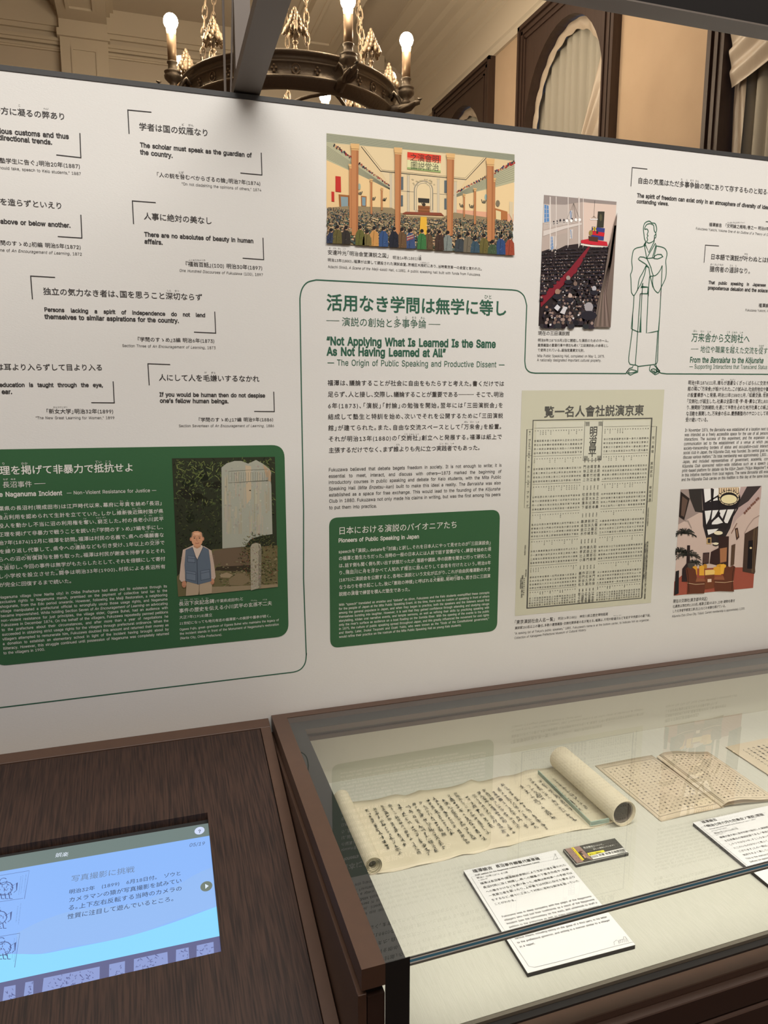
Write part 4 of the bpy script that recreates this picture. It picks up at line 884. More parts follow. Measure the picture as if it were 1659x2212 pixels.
for i in range(14): B.s([(925+i*1.6, 600+i*8), (945, 604+i*8)], .0004, (166, 140, 126), 16); B.s([(1070, 590+i*8), (1096, 594+i*8)], .0004, (166, 140, 126), 16)
B.p([(986, 538), (1034, 538), (1040, 556), (1010, 612), (982, 556)], (206, 188, 172), 16); B.p([(990, 530), (1028, 528), (1026, 548), (1008, 556), (992, 548)], (186, 138, 106), 17)
vc = (92, 104, 118)
B.p([(950, 562), (984, 548), (1008, 618), (1012, 738), (950, 722), (944, 640)], vc, 17); B.p([(1008, 618), (1040, 546), (1068, 560), (1078, 640), (1082, 722), (1012, 740)], vc, 17)
for q in [[(960, 592), (998, 596), (998, 628), (960, 624)], [(952, 668), (1002, 676), (1002, 722), (952, 712)], [(1026, 670), (1072, 662), (1076, 708), (1028, 718)]]:
    B.p(q, (104, 116, 130), 18); B.s(q, .0007, (60, 70, 84), 19, True); m0 = [(q[0][0], q[0][1]+12), (q[1][0], q[1][1]+12)]; B.s(m0, .0007, (62, 72, 86), 19)
B.s([(1008, 618), (1011, 738)], .0011, (60, 68, 80), 19); B.s([(984, 548), (1008, 618), (1040, 546)], .0009, (66, 76, 88), 19)
B.e(942, 738, 12, 18, (186, 134, 104), 9, 17); B.e(1086, 724, 11, 16, (186, 134, 104), 9, 17)
for i in range(3): B.s([(936+i*6, 742), (937+i*6, 756)], .0005, (140, 92, 70), 18); B.s([(1081+i*5, 728), (1082+i*5, 740)], .0005, (140, 92, 70), 18)
B.e(976, 508, 5, 10, (184, 128, 98), 8, 17); B.e(1040, 506, 5, 10, (184, 128, 98), 8, 17)
B.p([(978, 490), (982, 474), (995, 467), (1012, 466), (1030, 472), (1038, 488), (1039, 508), (1034, 528), (1024, 541), (1009, 546), (994, 541), (983, 528), (978, 508)], (204, 152, 118), 18)
B.p([(978, 492), (980, 478), (986, 474), (984, 490), (981, 502)], (110, 96, 84), 19); B.p([(1038, 490), (1036, 478), (1031, 474), (1033, 490), (1037, 502)], (110, 96, 84), 19)
for x in (995, 1021): B.s([(x-7, 495), (x+6, 494)], .0007, (110, 80, 62), 19); B.e(x, 502, 5, 2.2, (60, 42, 36), 7, 19)
B.s([(1008, 500), (1006, 515), (1013, 517)], .0007, (160, 108, 82), 19); B.s([(999, 528), (1009, 530), (1019, 527)], .0009, (140, 78, 66), 19)
B.e(1008, 480, 16, 7, (222, 176, 142), 9, 19)
B.build('stone_picture', M_ART, pan, 'printed photograph of a man in a grey vest before a tall standing stone')

# photograph of a full hall seen from the gallery
random.seed(8)
C_ = Art('h', 1.15); Q = [(272, 290), (721, 332), (680, 1110), (238, 1100)]
C_.p(Q, (44, 36, 38)); C_.L = 1
C_.p([(272, 290), (721, 332), (712, 480), (668, 610), (500, 590), (350, 610), (256, 640)], (172, 158, 150))
C_.L = 2; C_.p([(272, 290), (721, 332), (718, 352), (600, 348), (520, 332), (400, 350), (270, 345)], (140, 130, 126))
C_.p([(510, 336), (720, 352), (712, 480), (668, 610), (512, 572)], (204, 184, 172)); C_.p([(300, 350), (420, 350), (420, 470), (300, 490)], (176, 166, 160))
C_.p([(320, 548), (430, 520), (430, 590), (330, 640), (318, 640)], (168, 156, 148))
C_.L = 3
for q in [[(272, 348), (303, 355), (306, 455), (268, 462)], [(308, 548), (328, 545), (332, 622), (310, 634)], [(430, 388), (446, 386), (446, 440), (430, 442)], [(432, 506), (446, 504), (446, 560), (434, 560)]]:
    C_.p(q, (86, 128, 176)); C_.s(q, .0012, (200, 192, 186), 4, True); C_.s([((q[0][0]+q[1][0])/2, q[0][1]), ((q[2][0]+q[3][0])/2, q[2][1])], .0008, (196, 190, 186), 4)
    for i in (1, 2, 3): C_.s([(q[0][0], q[0][1]+(q[3][1]-q[0][1])*i/4), (q[1][0], q[1][1]+(q[2][1]-q[1][1])*i/4)], .0006, (196, 190, 186), 4)
C_.L = 5; C_.p([(268, 512), (400, 480), (505, 462), (505, 474), (400, 500), (266, 545)], (198, 190, 184))
for i in range(26): x = 272+i*8.5; C_.s([(x, 505-i*1.9), (x, 470-i*1.2)], .0008, (212, 204, 198), 6)
C_.s([(272, 470), (500, 440)], .0012, (206, 198, 192), 6)
for x, y in [(332, 462), (352, 458), (372, 450), (395, 450), (420, 446), (445, 444)]: C_.e(x, y, 6, 13, (46, 42, 48), 6, 5)
for x, w_ in [(306, 7), (344, 5), (418, 5), (484, 8), (512, 4)]: C_.p([(x, 300), (x+w_, 302), (x+w_, 600), (x, 620)], (206, 198, 192), 7)
C_.p([(336, 545), (342, 545), (346, 660), (338, 660)], (196, 188, 182), 7)
C_.p([(605, 392), (646, 393), (640, 492), (598, 489)], (54, 52, 44), 7); C_.e(622, 430, 8, 24, (84, 80, 60), 8, 8)
C_.s([(586, 325), (580, 425)], .0005, (60, 56, 54), 8)
for x in (562, 574, 586, 598): C_.e(x, 441, 6, 4, (250, 244, 230), 7, 9); C_.s([(580, 420), (x, 438)], .0005, (120, 108, 96), 8)
for x in (412, 440, 468, 492): C_.e(x, 450 if x < 450 else 444, 8, 10, (244, 240, 236), 8, 9); C_.s([(455, 340), (x, 440)], .0005, (110, 102, 96), 8)
C_.p([(568, 486), (648, 497), (640, 572), (562, 560)], (54, 60, 120), 8); C_.p([(566, 512), (646, 524), (643, 548), (564, 536)], (186, 34, 46), 9)
C_.p([(568, 486), (600, 490), (597, 516), (566, 511)], (50, 54, 110), 9); C_.s([(573, 490), (594, 512)], .0022, (220, 186, 60), 10); C_.s([(594, 490), (573, 512)], .0022, (220, 186, 60), 10)
C_.p([(500, 570), (548, 562), (660, 580), (666, 606), (580, 600), (500, 588)], (186, 40, 54), 9); C_.p([(500, 590), (560, 600), (664, 608), (664, 616), (560, 612), (496, 600)], (214, 206, 196), 9)
C_.p([(546, 544), (606, 552), (604, 582), (548, 574)], (74, 48, 36), 10); C_.e(600, 522, 7, 10, (50, 46, 50), 8, 10); C_.e(560, 525, 12, 17, (140, 120, 60), 9, 10)
C_.L = 11; C_.p([(546, 608), (558, 610), (470, 770), (252, 985), (246, 920), (420, 760)], (122, 34, 46))
C_.L = 12
for j in range(24):
    t = j/23; sz = 4.5+15*t**1.3
    for i in range(int(60/(1+1.6*t))):
        u = random.random(); x, y = bil([(262, 632), (668, 612), (640, 1085), (244, 1080)], u, t)
        y0 = 612+(y-612); ax = 552-(y-608)*.80; hw = 10+(y-608)*.075
        if abs(x-ax) < hw+sz*.7: continue
        if x > 690-(y-600)*.24: continue
        C_.e(x, y+sz, sz*1.05, sz*.95, rj((44, 40, 46), 12), 7, C_.L); C_.e(x, y, sz*.5, sz*.55, random.choice([(34, 28, 28), (40, 34, 34), (120, 100, 90), (60, 50, 48), (150, 130, 122)]) if t > .12 else (50, 42, 40), 7, C_.L+.3)
        if random.random() < .10: C_.p([(x+sz, y+sz*.4), (x+sz*1.6, y+sz*.3), (x+sz*1.6, y+sz*.9), (x+sz, y+sz)], (206, 204, 206), C_.L+.5)
    C_.L += .8
C_.L += 1
C_.p([(700, 470), (721, 400), (680, 1110), (575, 1108), (600, 960), (640, 800), (668, 620)], (112, 98, 90))
for i in range(7): t = i/6; C_.s([(704+t*10, 480), (672+t*14, 700), (620+t*30, 900), (584+t*90, 1104)], .002, rj((136, 120, 110) if i % 2 else (84, 72, 66), 6), C_.L+1)
for x, y, s_, c in [(352, 890, 16, (150, 120, 104)), (430, 915, 13, (180, 160, 150)), (545, 985, 27, (156, 152, 156)), (418, 805, 13, (150, 140, 134)), (578, 870, 14, (170, 170, 176)), (285, 985, 8, (160, 110, 90)), (462, 840, 12, (120, 100, 90))]: C_.e(x, y, s_, s_*1.15, c, 12, C_.L+2); C_.e(x, y+s_*1.9, s_*1.9, s_*1.1, (40, 38, 46), 10, C_.L+2)
C_.p([(330, 990), (350, 968), (370, 985), (352, 1010)], (200, 200, 206), C_.L+3); C_.p([(366, 1020), (390, 980), (412, 985), (395, 1030)], (196, 194, 198), C_.L+3)
C_.build('gallery_picture', M_ART, pan, 'printed photograph of a full hall with a red aisle')

# photograph of the club lounge
random.seed(9)
D = Art('i', 1.2); Q = [(178, 990), (803, 962), (737, 1748), (125, 1808)]
D.p(Q, (196, 176, 166)); D.L = 1
D.p([(340, 984), (650, 970), (560, 1290), (500, 1400), (385, 1400), (350, 1270)], (46, 40, 42))
D.p([(178, 990), (340, 984), (352, 1160), (320, 1170), (160, 1260)], (150, 134, 128)); D.p([(240, 987), (340, 983), (348, 1170), (290, 1160), (250, 1060)], (52, 48, 46))
D.p([(640, 970), (803, 962), (796, 1060), (610, 1220), (570, 1290)], (178, 156, 152)); D.p([(690, 967), (800, 962), (700, 1080), (640, 1120), (590, 1150)], (60, 52, 52))
D.p([(130, 1700), (250, 1600), (560, 1590), (748, 1590), (737, 1748), (125, 1808)], (150, 78, 62)); D.L = 2
for q in [[(356, 984), (410, 981), (412, 1082), (366, 1090)], [(426, 980), (470, 978), (480, 1070), (428, 1078)], [(364, 1155), (415, 1150), (400, 1215), (376, 1260)], [(424, 1150), (470, 1148), (440, 1200), (415, 1225)], [(480, 1148), (530, 1144), (500, 1215), (470, 1185)], [(540, 1144), (592, 1142), (540, 1250), (508, 1245)], [(420, 1240), (470, 1200), (505, 1245), (460, 1258), (418, 1260)], [(380, 1300), (470, 1292), (440, 1320), (392, 1340)], [(590, 975), (640, 970), (620, 1060), (560, 1090)]]: D.p(q, (226, 224, 222))
D.p([(350, 1090), (640, 1070), (610, 1135), (360, 1145)], (38, 34, 38), 3); D.p([(372, 1262), (560, 1252), (545, 1288), (376, 1292)], (40, 36, 38), 3)
for pts in [[(362, 1100), (560, 985)], [(400, 1260), (470, 1180), (520, 1255)], [(430, 985), (420, 1140)], [(350, 1150), (385, 1340)], [(620, 1130), (520, 1300)]]: D.s(pts, .0035, (36, 32, 34), 4)
D.L = 5
def lamp(cx, cy, a, b):
    D.e(cx, cy, a, b, (30, 28, 30), 24, 5); D.e(cx, cy+b*.05, a*.86, b*.80, (226, 206, 170), 24, 6); D.e(cx, cy+b*.1, a*.78, b*.68, (34, 30, 32), 24, 7); D.e(cx, cy+b*.18, a*.70, b*.50, (238, 214, 170), 24, 8)
    for i in range(12): t = 2*math.pi*i/12; D.s([(cx+a*.74*math.cos(t), cy+b*.72*math.sin(t)), (cx+a*1.0*math.cos(t), cy+b*1.0*math.sin(t))], .0018, (34, 30, 32), 9)
    D.p([(cx-a*.9, cy-b*.1), (cx-a*.9, cy-b*1.06), (cx+a*.9, cy-b*1.14), (cx+a*.9, cy-b*.15), (cx+a*.6, cy-b*.62), (cx, cy-b*.85), (cx-a*.6, cy-b*.6)], (214, 190, 156), 5.5)
    for i in range(9): x = cx-a*.85+i*a*.21; D.s([(x, cy-b*1.05), (x, cy-b*.5)], .0014, (40, 34, 34), 6.5)
lamp(550, 1052, 88, 70)
for cx, cy, a in [(468, 1332, 38), (448, 1415, 24)]: D.e(cx, cy, a, a*.45, (50, 42, 40), 14, 6); D.e(cx, cy-8, a*.9, a*.4, (232, 216, 188), 14, 7); D.s([(cx-a, cy+2), (cx, cy+a*.42), (cx+a, cy)], .0014, (44, 38, 36), 8)
D.s([(472, 1090), (475, 1170)], .0012, (30, 28, 30), 9); D.e(475, 1175, 8, 12, (34, 30, 32), 8, 9)
for i in range(9): D.e(672+i*13, 1170-i*14+random.uniform(-3, 3), 9, 11, (120, 84, 72), 7, 5); D.e(570+i*5, 1325-i*9, 4, 5, (120, 84, 72), 6, 5)
D.p([(165, 1200), (178, 1005), (248, 1060), (205, 1225)], (44, 36, 34), 5); D.p([(180, 1190), (190, 1040), (232, 1072), (204, 1200)], (96, 76, 66), 6)
D.p([(596, 1290), (618, 1284), (630, 1358), (608, 1382)], (70, 48, 40), 5); D.p([(604, 1300), (613, 1297), (620, 1350), (612, 1362)], (140, 110, 86), 6)
D.p([(378, 1362), (414, 1358), (414, 1410), (378, 1410)], (190, 160, 110), 6); D.p([(386, 1370), (408, 1368), (408, 1402), (386, 1402)], (60, 52, 50), 7)
D.p([(470, 1352), (550, 1350), (545, 1580), (520, 1590), (400, 1560), (412, 1470), (470, 1440)], (54, 36, 34), 6); D.p([(480, 1445), (535, 1435), (530, 1545), (482, 1555)], (160, 110, 76), 7); D.p([(350, 1478), (400, 1474), (395, 1560), (345, 1570)], (48, 36, 36), 6)
for i in range(8): D.s([(350, 1490+i*9), (396, 1486+i*9)], .0008, (120, 90, 80), 7)
D.p([(570, 1420), (600, 1408), (590, 1568), (562, 1580)], (84, 64, 50), 6)
D.p([(672, 1330), (776, 1272), (770, 1400), (748, 1640), (655, 1622)], (66, 50, 42), 6); D.p([(700, 1385), (735, 1380), (728, 1600), (690, 1600)], (24, 20, 24), 7); D.e(718, 1440, 9, 8, (232, 206, 160), 8, 8)
D.s([(668, 1330), (700, 1270), (740, 1215), (785, 1190)], .002, (160, 140, 130), 6); D.s([(210, 1230), (235, 1232), (262, 1290)], .002, (150, 136, 128), 6)
for x in (744, 752, 766): D.s([(x, 1290), (x-20, 1500), (x-16, 1630)], .0022, (96, 78, 58), 7)
D.L = 8
for bx, by, n, R in [(230, 1500, 16, 110), (210, 1330, 15, 95), (170, 1470, 12, 80), (280, 1560, 12, 70)]:
    for i in range(n):
        a = -2.9+i*(2.9/n)+random.uniform(-.1, .1); pts = [(bx+R*t*math.cos(a), by+R*t*math.sin(a)+R*.55*t*t) for t in (0, .33, .66, 1)]
        pts = [(max(140, x), y) for x, y in pts]; D.s(pts, .0016, random.choice([(36, 38, 36), (70, 72, 66), (50, 50, 46)]), 8)
        for t in (1, 2):
            for q in (-1, 1): D.s([pts[t], (max(138, pts[t][0]+q*5), pts[t][1]+22)], .0008, (54, 56, 50), 9)
D.p([(228, 1420), (250, 1420), (248, 1700), (186, 1700), (190, 1600), (222, 1560)], (44, 32, 32), 8); D.p([(140, 1620), (165, 1612), (162, 1790), (127, 1806)], (34, 32, 34), 9); D.p([(230, 1560), (290, 1552), (280, 1600), (238, 1600)], (70, 66, 60), 9)
D.L = 10
for x, y, w_, h, c in [(270, 1585, 34, 62, (206, 150, 50)), (320, 1582, 38, 70, (214, 160, 56)), (350, 1570, 30, 30, (180, 128, 44)), (455, 1570, 60, 34, (196, 144, 48)), (430, 1590, 60, 58, (214, 158, 54)), (485, 1570, 42, 70, (224, 170, 62))]: D.p([(x, y), (x+w_*.5, y-8), (x+w_, y), (x+w_, y+h), (x, y+h)], c)
D.p([(365, 1610), (430, 1606), (440, 1618), (436, 1650), (365, 1655)], (226, 190, 110), 11); D.p([(365, 1650), (438, 1644), (434, 1748), (360, 1758)], (110, 62, 40), 11); D.p([(384, 1680), (414, 1678), (414, 1702), (384, 1704)], (214, 190, 170), 12)
def chair(x0, x1, y0, y1, flip):
    w_ = x1-x0; f = (lambda t: x0+w_*t) if not flip else (lambda t: x1-w_*t)
    D.p([(f(0), y0+12), (f(.10), y0), (f(.25), y0+14), (f(.36), y0+4), (f(.50), y0+20), (f(.56), y0+80), (f(.95), y0+88), (f(1), y0+110), (f(.94), y1), (f(.06), y1+4), (f(.10), y1-60)], (94, 52, 36), 12)
    D.p([(f(.56), y0+80), (f(.95), y0+88), (f(1), y0+110), (f(.5), y0+112)], (140, 86, 60), 13); D.s([(f(.08), y0+122), (f(.5), y0+132), (f(.95), y0+128)], .0009, (214, 186, 150), 13); D.s([(f(.05), y0+10), (f(.12), y0+60), (f(.16), y1-10)], .0016, (54, 28, 22), 13)
chair(216, 368, 1588, 1790, False); chair(432, 598, 1574, 1772, True)
D.build('lounge_picture', M_ART, pan, 'printed photograph of a lounge with yellow chairs below a skylight')

# old list of speakers' names, printed in black on greenish paper
random.seed(21)
Pp = Art('j', 1.18); Pp.p([(180, 90), (1355, 82), (1243, 1838), (122, 1948)], (189, 188, 168)); Pp.L = 1
Pp.p([(300, 350), (1235, 335), (1150, 1780), (250, 1850)], (196, 196, 180)); Pp.build('list_paper', M_ART, pan, 'printed greenish sheet with a long list of names')
Lp = Block(); Lp.eps = .0006
LQ = [(272, 335), (1250, 318), (1165, 1800), (222, 1883)]
def lw(u, v): return W('j', *bil(LQ, u, v))
Lp.l('j', '覧一名人會社説演京東', (362, 266, 1186, 250), .018, 1.02)
for q, w_ in [([lw(0, 0), lw(1, 0), lw(1, 1), lw(0, 1)], .0022)]: Lp.stroke(q, w_, closed=True)
Lp.path('j', [(272, 409), (222, 410), (200, 1058), (246, 1054)], .0006).path('j', [(1246, 386), (1290, 385), (1252, 1005), (1212, 1006)], .0006)
Lp.path('j', [(216, 628), (260, 626)], .0005).path('j', [(208, 845), (252, 843)], .0005)
Lp.path('j', [(700, 340), (684, 668), (832, 662), (846, 336)], .0008)
for q in [((706, 350), (738, 385)), ((812, 348), (842, 384)), ((692, 632), (722, 664)), ((802, 630), (832, 660))]:
    (x0, y0), (x1, y1) = q
    for i in range(4): Lp.path('j', [(x0, y0+i*9), (x1, y0+i*9)], .0006); Lp.path('j', [(x0+i*9, y0), (x0+i*9, y1)], .0006)
for i, chh in enumerate('明治昌平'): x, y = 770-3.5*i, (425, 492, 549, 605)[i]; Lp.l('j', chh, (x-34, y, x+34, y-1), .016, .88 if i else 1.1)
names = '山田中川村木下石原野上井藤岡本林松島崎高橋吉大小三郎太次助一二吾之介作右衛門平八久保谷金安西東北南清水加佐伊長尾沢森宮内福江竹池内辻谷新古沼津堀関浜坂秋久米武正義信忠孝光'
def namecol(fr, k_, u, v0, v1, du, rows_, h0):
    for i in range(rows_):
        v = v0+(v1-v0)*(i+.5)/rows_; w2 = du*.40
        a, b = lw(u-w2, v), lw(u+w2, v); Lp.run(random.choice(names), a, b, None, 0.004, .95)
rowsv = [(.050, .187), (.200, .338), (.350, .487), (.500, .630), (.642, .772), (.785, .905), (.915, .995)]
for r, (v0, v1) in enumerate(rowsv):
    for blk, (u0, u1, n) in {'L': (.012, .425, 19), 'R': (.600, .985, 18)}.items():
        du = (u1-u0)/n
        for i in range(n):
            u = u0+du*(i+.5); h = v1-v0
            namecol(0, 0, u, v0+h*.36, v1, du, 4, 0)
            m = 3 if random.random() < .22 else 1
            for k in range(m): a, b = lw(u-du*.2, v0+h*(.05+.07*k)), lw(u+du*.2, v0+h*(.05+.07*k)); Lp.run(random.choice('同同同社員會新聞報'), a, b, None, .01)
        Lp.stroke([lw(u0, v0-.008), lw(u1, v0-.008)], .0004)
    if r >= 1:
        for i in range(5):
            u = .437+.030*(i+.5); h = v1-v0+.0
            for k in range(4): v = v0+h*(.42+.17*k); a, b = lw(u-.012, v), lw(u+.012, v); Lp.run(random.choice(names), a, b, None, .006, 1.1)
            for k in range(3): v = v0+h*(.10+.06*k); a, b = lw(u-.005, v), lw(u+.005, v); Lp.run(random.choice('社員會新聞'), a, b, None, .01)
for i, s_ in enumerate(['老人', 'ヴェルベッキ', '老人', 'ホールツ', '間人', 'ブラック']):
    y0 = [430, 500, 640, 720, 860, 930][i]; y1 = [450, 615, 665, 835, 880, 1040][i]
    for k, c in enumerate(s_): y = y0+(y1-y0)*k/max(1, len(s_)-1); x = 245-(y-430)*.034; s2 = 7 if len(s_) == 2 else 11; Lp.l('j', c, (x-s2, y, x+s2, y), .006)
for s_, y0, y1 in [('荒川高俊', 480, 590), ('箕田武石', 690, 790), ('早田保造', 890, 990)]:
    for k, c in enumerate(s_): y = y0+(y1-y0)*k/3; x = 1262-(y-480)*.056; Lp.l('j', c, (x-11, y, x+11, y), .0)
for x0, y0, y1, n, sz in [(1222, 1060, 1200, 12, 6), (1215, 1340, 1800, 34, 8), (1200, 1340, 1640, 26, 6), (208, 1370, 1440, 6, 7), (214, 1570, 1620, 5, 6), (200, 1640, 1770, 9, 6), (186, 1620, 1790, 12, 8), (172, 1640, 1720, 8, 6), (1165+20, 1500, 1790, 24, 5)]:
    for k in range(n): y = y0+(y1-y0)*k/(n-1); Lp.l('j', random.choice(names), (x0-sz-(y-y0)*.05, y, x0+sz-(y-y0)*.05, y), .008)
Lp.build('list_lettering', mat('list_ink', (.085, .085, .075), .7), pan)
# ------------------------------------------------------------------ touch-screen desk on the left
SK = .0208
def KW(x, y, dz=0.0): return (x+SK*y, y, KZ+KS*y+dz)
ks = thing('touchscreen_desk', (-.2, -.3, 0), 'dark wood desk with a lit blue touch screen, left of the glass case', 'desk')
KL, KR, KF = -.66, .2005, -.60
def kslab(name, x0, x1, y0, y1, t0, t1, m, par=ks):
    q = [KW(x0, y1, t0), KW(x1, y1, t0), KW(x1, y0, t0), KW(x0, y0, t0)]; r = [KW(x0, y1, t1), KW(x1, y1, t1), KW(x1, y0, t1), KW(x0, y0, t1)]
    return bevel(MB().hexa(q, r).build(name, m, par), .0006, 1)
kslab('back_rim', KL, KR, -.0015, -.0255, -.03, 0, M_BROWN); kslab('right_rim', .1828, KR, -.0255, KF, -.03, 0, M_BROWN); kslab('left_rim', KL, KL+.018, -.0255, KF, -.03, 0, M_BROWN)
OXL, OXR, OY0, OY1 = -.44, .0755, -.201, -.4335
G = .0012
for x0, x1, y0, y1 in [(KL+.018+G, .1828-G, -.0255-G, OY0), (KL+.018+G, .1828-G, OY1, KF), (KL+.018+G, OXL, OY0, OY1), (OXR, .1828-G, OY0, OY1)]:
    q = [KW(x0, y1, -.016), KW(x1, y1, -.016), KW(x1, y0, -.016), KW(x0, y0, -.016)]; r = [KW(x0, y1, -.0015), KW(x1, y1, -.0015), KW(x1, y0, -.0015), KW(x0, y0, -.0015)]
    MB().hexa(q, r).build('wood_panel', M_WOOD, ks)
kslab('bezel', OXL-.01, OXR+.01, OY0+.01, OY1-.01, -.030, -.0135, M_VOID)
bd_ = MB(); q = [(KL+.004, KF+.01), (KR-.004, KF+.01), (KR-.004, -.002), (KL+.004, -.002)]
bd_.hexa([(x+SK*y, y, .0) for x, y in q], [KW(x, y, -.03) for x, y in q]); bd_.build('body', M_BROWN2, ks)
# the lit picture on the screen
class Scr(Print):
    def __init__(s): super().__init__((0, -KS, 1), .0002); s.L = 0
    def P(s, x, y): return kio(*zp('t', x, y), -.0125)
    def c(s, rgb, g=1.0): return tuple(v*g for v in lin(rgb))
    def p(s, pts, rgb): return s.poly([s.P(*q) for q in pts], s.c(rgb), s.L*.00006)
    def st(s, pts, w_, rgb): return s.stroke([s.P(*q) for q in pts], w_, s.c(rgb), s.L*.00006)
    def t(s, txt, c, rgb, off=0, hy=1.0, cy=.38, it=False): return s.run(txt, s.P(c[0], c[1]), s.P(c[2], c[3]), None, off, hy, False, cy, it, s.c(rgb), s.L*.00006)
s_ = Scr(); X0 = -1150
def ln(a, b, x): return a[1]+(b[1]-a[1])*(x-a[0])/(b[0]-a[0])
T0, T1 = (0, 308), (1499, 60); H0, H1 = (0, 408), (1505, 150); F0, F1 = (0, 1205), (1584, 868); B0, B1 = (0, 1362), (1593, 1003)
s_.p([(X0, ln(T0, T1, X0)), T1, H1, (X0, ln(H0, H1, X0))], (112, 128, 124))
s_.p([(X0, ln(H0, H1, X0)), H1, F1, (X0, ln(F0, F1, X0))], (140, 184, 250))
s_.p([(X0, ln(F0, F1, X0)), F1, B1, (X0, ln(B0, B1, X0))], (94, 98, 140)); s_.L = 1
w1 = curve_pts([(120, 850), (300, 760), (520, 690), (760, 660), (1000, 630), (1200, 545), (1400, 430), (1522, 375)], 5)
s_.p([(130, 1000)]+w1+[(1554, 655), (1300, 740), (1000, 850), (800, 900), (500, 950), (300, 995)], (146, 186, 243))
w2 = curve_pts([(140, 998), (300, 998), (500, 960), (800, 900), (1000, 850), (1250, 770), (1554, 658)], 5)
s_.p(w2+[F1, (X0, ln(F0, F1, X0)), (X0, 1240), (0, 1000)], (138, 216, 255))
s_.L = 2; s_.t('娯楽', (397, 291, 492, 283), (225, 235, 250)); s_.t('05/19', (1358, 214, 1472, 200), (70, 84, 110), 0, 1.1, .36, True)
s_.t('写真撮影に挑戦', (508, 462, 966, 390), (110, 130, 160)); 
for t, c in [('明治32年　(1899)　6月18日付。　ゾウと', (494, 555, 1300, 418)), ('カメラマンの猿が写真撮影を試みてい', (492, 613, 1304, 471)), ('る。上下左右反転する当時のカメラの', (487, 670, 1306, 526)), ('性質に注目して遊んでいるところ。', (482, 732, 1250, 600))]: s_.t(t, c, (62, 78, 108), .006)
def circ(cx, cy, rx, ry, n=26, sl=-.16): return [(cx+rx*math.cos(2*math.pi*i/n), cy+ry*math.sin(2*math.pi*i/n)+sl*rx*math.cos(2*math.pi*i/n)) for i in range(n)]
s_.p(circ(1430, 115, 36, 27), (208, 220, 250)); s_.p(circ(1479, 514, 43, 36), (112, 124, 112)); s_.L = 3
s_.t('?', (1421, 117, 1440, 114), (96, 110, 130), .02, 1.1, .36); s_.p([(1470, 497), (1496, 511), (1472, 532)], (225, 238, 255))
s_.L = 2
for pts in [[(-500, 520), (210, 402), (175, 605)], [(-500, 960), (142, 850), (105, 1095)], [(-500, 700), (165, 600)]]: s_.st(pts, .0006, (84, 104, 156))
random.seed(2)
def figure(cx, cy, R):
    s_.st(circ(cx, cy, R, R*.8, 14)+[(cx+R, cy)], .0010, (70, 88, 140)); s_.st(circ(cx-R*.2, cy-R*.9, R*.45, R*.4, 12), .0009, (70, 88, 140))
    s_.st([(cx+R*.9, cy-R*.3), (cx+R*1.5, cy-R*.7), (cx+R*1.45, cy+R*.2), (cx+R*1.1, cy+R*.5)], .0009, (70, 88, 140))
    for i in range(26): x, y = cx+random.uniform(-R, R)*.9, cy+random.uniform(-R, R)*.8; s_.st([(x, y), (x+random.uniform(-14, 14), y+random.uniform(4, 20))], .0008, (84, 100, 150))
    for i in (-1, 0, 1): s_.st([(cx+i*R*.5, cy+R*.6), (cx+i*R*.5+6, cy+R*1.25), (cx+i*R*.5+26, cy+R*1.25)], .0010, (70, 88, 140))
figure(35, 530, 58); figure(-10, 740, 60); figure(20, 960, 60); figure(-230, 560, 58); figure(-280, 1000, 60)
for x0, y0, y1 in [(165, 440, 575), (187, 430, 565), (150, 445, 580), (150, 640, 800), (128, 660, 780), (122, 880, 1060), (104, 890, 1050)]:
    n = int((y1-y0)/9)
    for k in range(n): y = y0+9*k; s_.t(random.choice('のかしたるをにもは人見ゆき'), (x0-4-(y-y0)*.12, y, x0+4-(y-y0)*.12, y-1), (70, 88, 130))
s_.L = 2
th = [(30, 112, 1236, 1221), (182, 240, 1203, 1192), (313, 715, 1172, 1089), (783, 896, 1074, 1050), (960, 1200, 1036, 984), (1262, 1352, 969, 951), (1410, 1530, 938, 912), (-160, -40, 1280, 1255), (-460, -240, 1345, 1300)]
for x0, x1, y0, y1 in th:
    q = [(x0, y0), (x1, y1), (x1+(-2 if x1 < 1000 else 5), ln(B0, B1, x1)+1), (x0-14 if x0 < 600 else x0-2, ln(B0, B1, x0)+1)]
    s_.L = 2; s_.p(q, (140, 156, 210)); s_.L = 3
    for i in range(int((x1-x0)/9)):
        t = random.uniform(.06, .9); x = x0+(x1-x0)*t; y = y0+(y1-y0)*t+random.uniform(12, 100); 
        if y > ln(B0, B1, x)-10: continue
        s_.st([(x, y), (x+random.uniform(-12, 12), y+random.uniform(-14, 14)), (x+random.uniform(-6, 18), y+random.uniform(-12, 12))], .0005, (92, 100, 150))
s_.build('screen', M_SCREEN, ks, 'lit blue screen with Japanese text and a row of thumbnails')

# ------------------------------------------------------------------ glass display case on the right
def CW(p):
    x, y, z = p; return (x+SK*y, y*(1-.035*min(2.4, max(0, x-.2))), z)
cs = thing('display_case', (1.2, -.3, 0), 'glass-topped display case with a brown frame and cream fabric deck, right of the desk', 'display case')
CL, CR, CF = .206, 2.35, -.637
def cbox(name, a, b, m, par=cs, bv=0):
    lo = [min(a[i], b[i]) for i in range(3)]; hi = [max(a[i], b[i]) for i in range(3)]
    o = MB().box(lo, hi).build(name, m, par, fn=CW); 
    return bevel(o, bv, 1) if bv else o
GT, GBm = .8968, .8868
fm = MB().box((CL, CF-.001, .872), (.2324, -.001, .8975)); fm.box((.2324, -.020, .876), (CR, -.001, .8975)); fm.box((CR, CF-.001, .872), (CR+.0264, -.001, .8975))
fm.build('top_frame', M_BROWN, cs, fn=CW)
cbox('side_groove', (CL+.003, CF+.006, .862), (.2300, -.001, .8719), M_VOID)
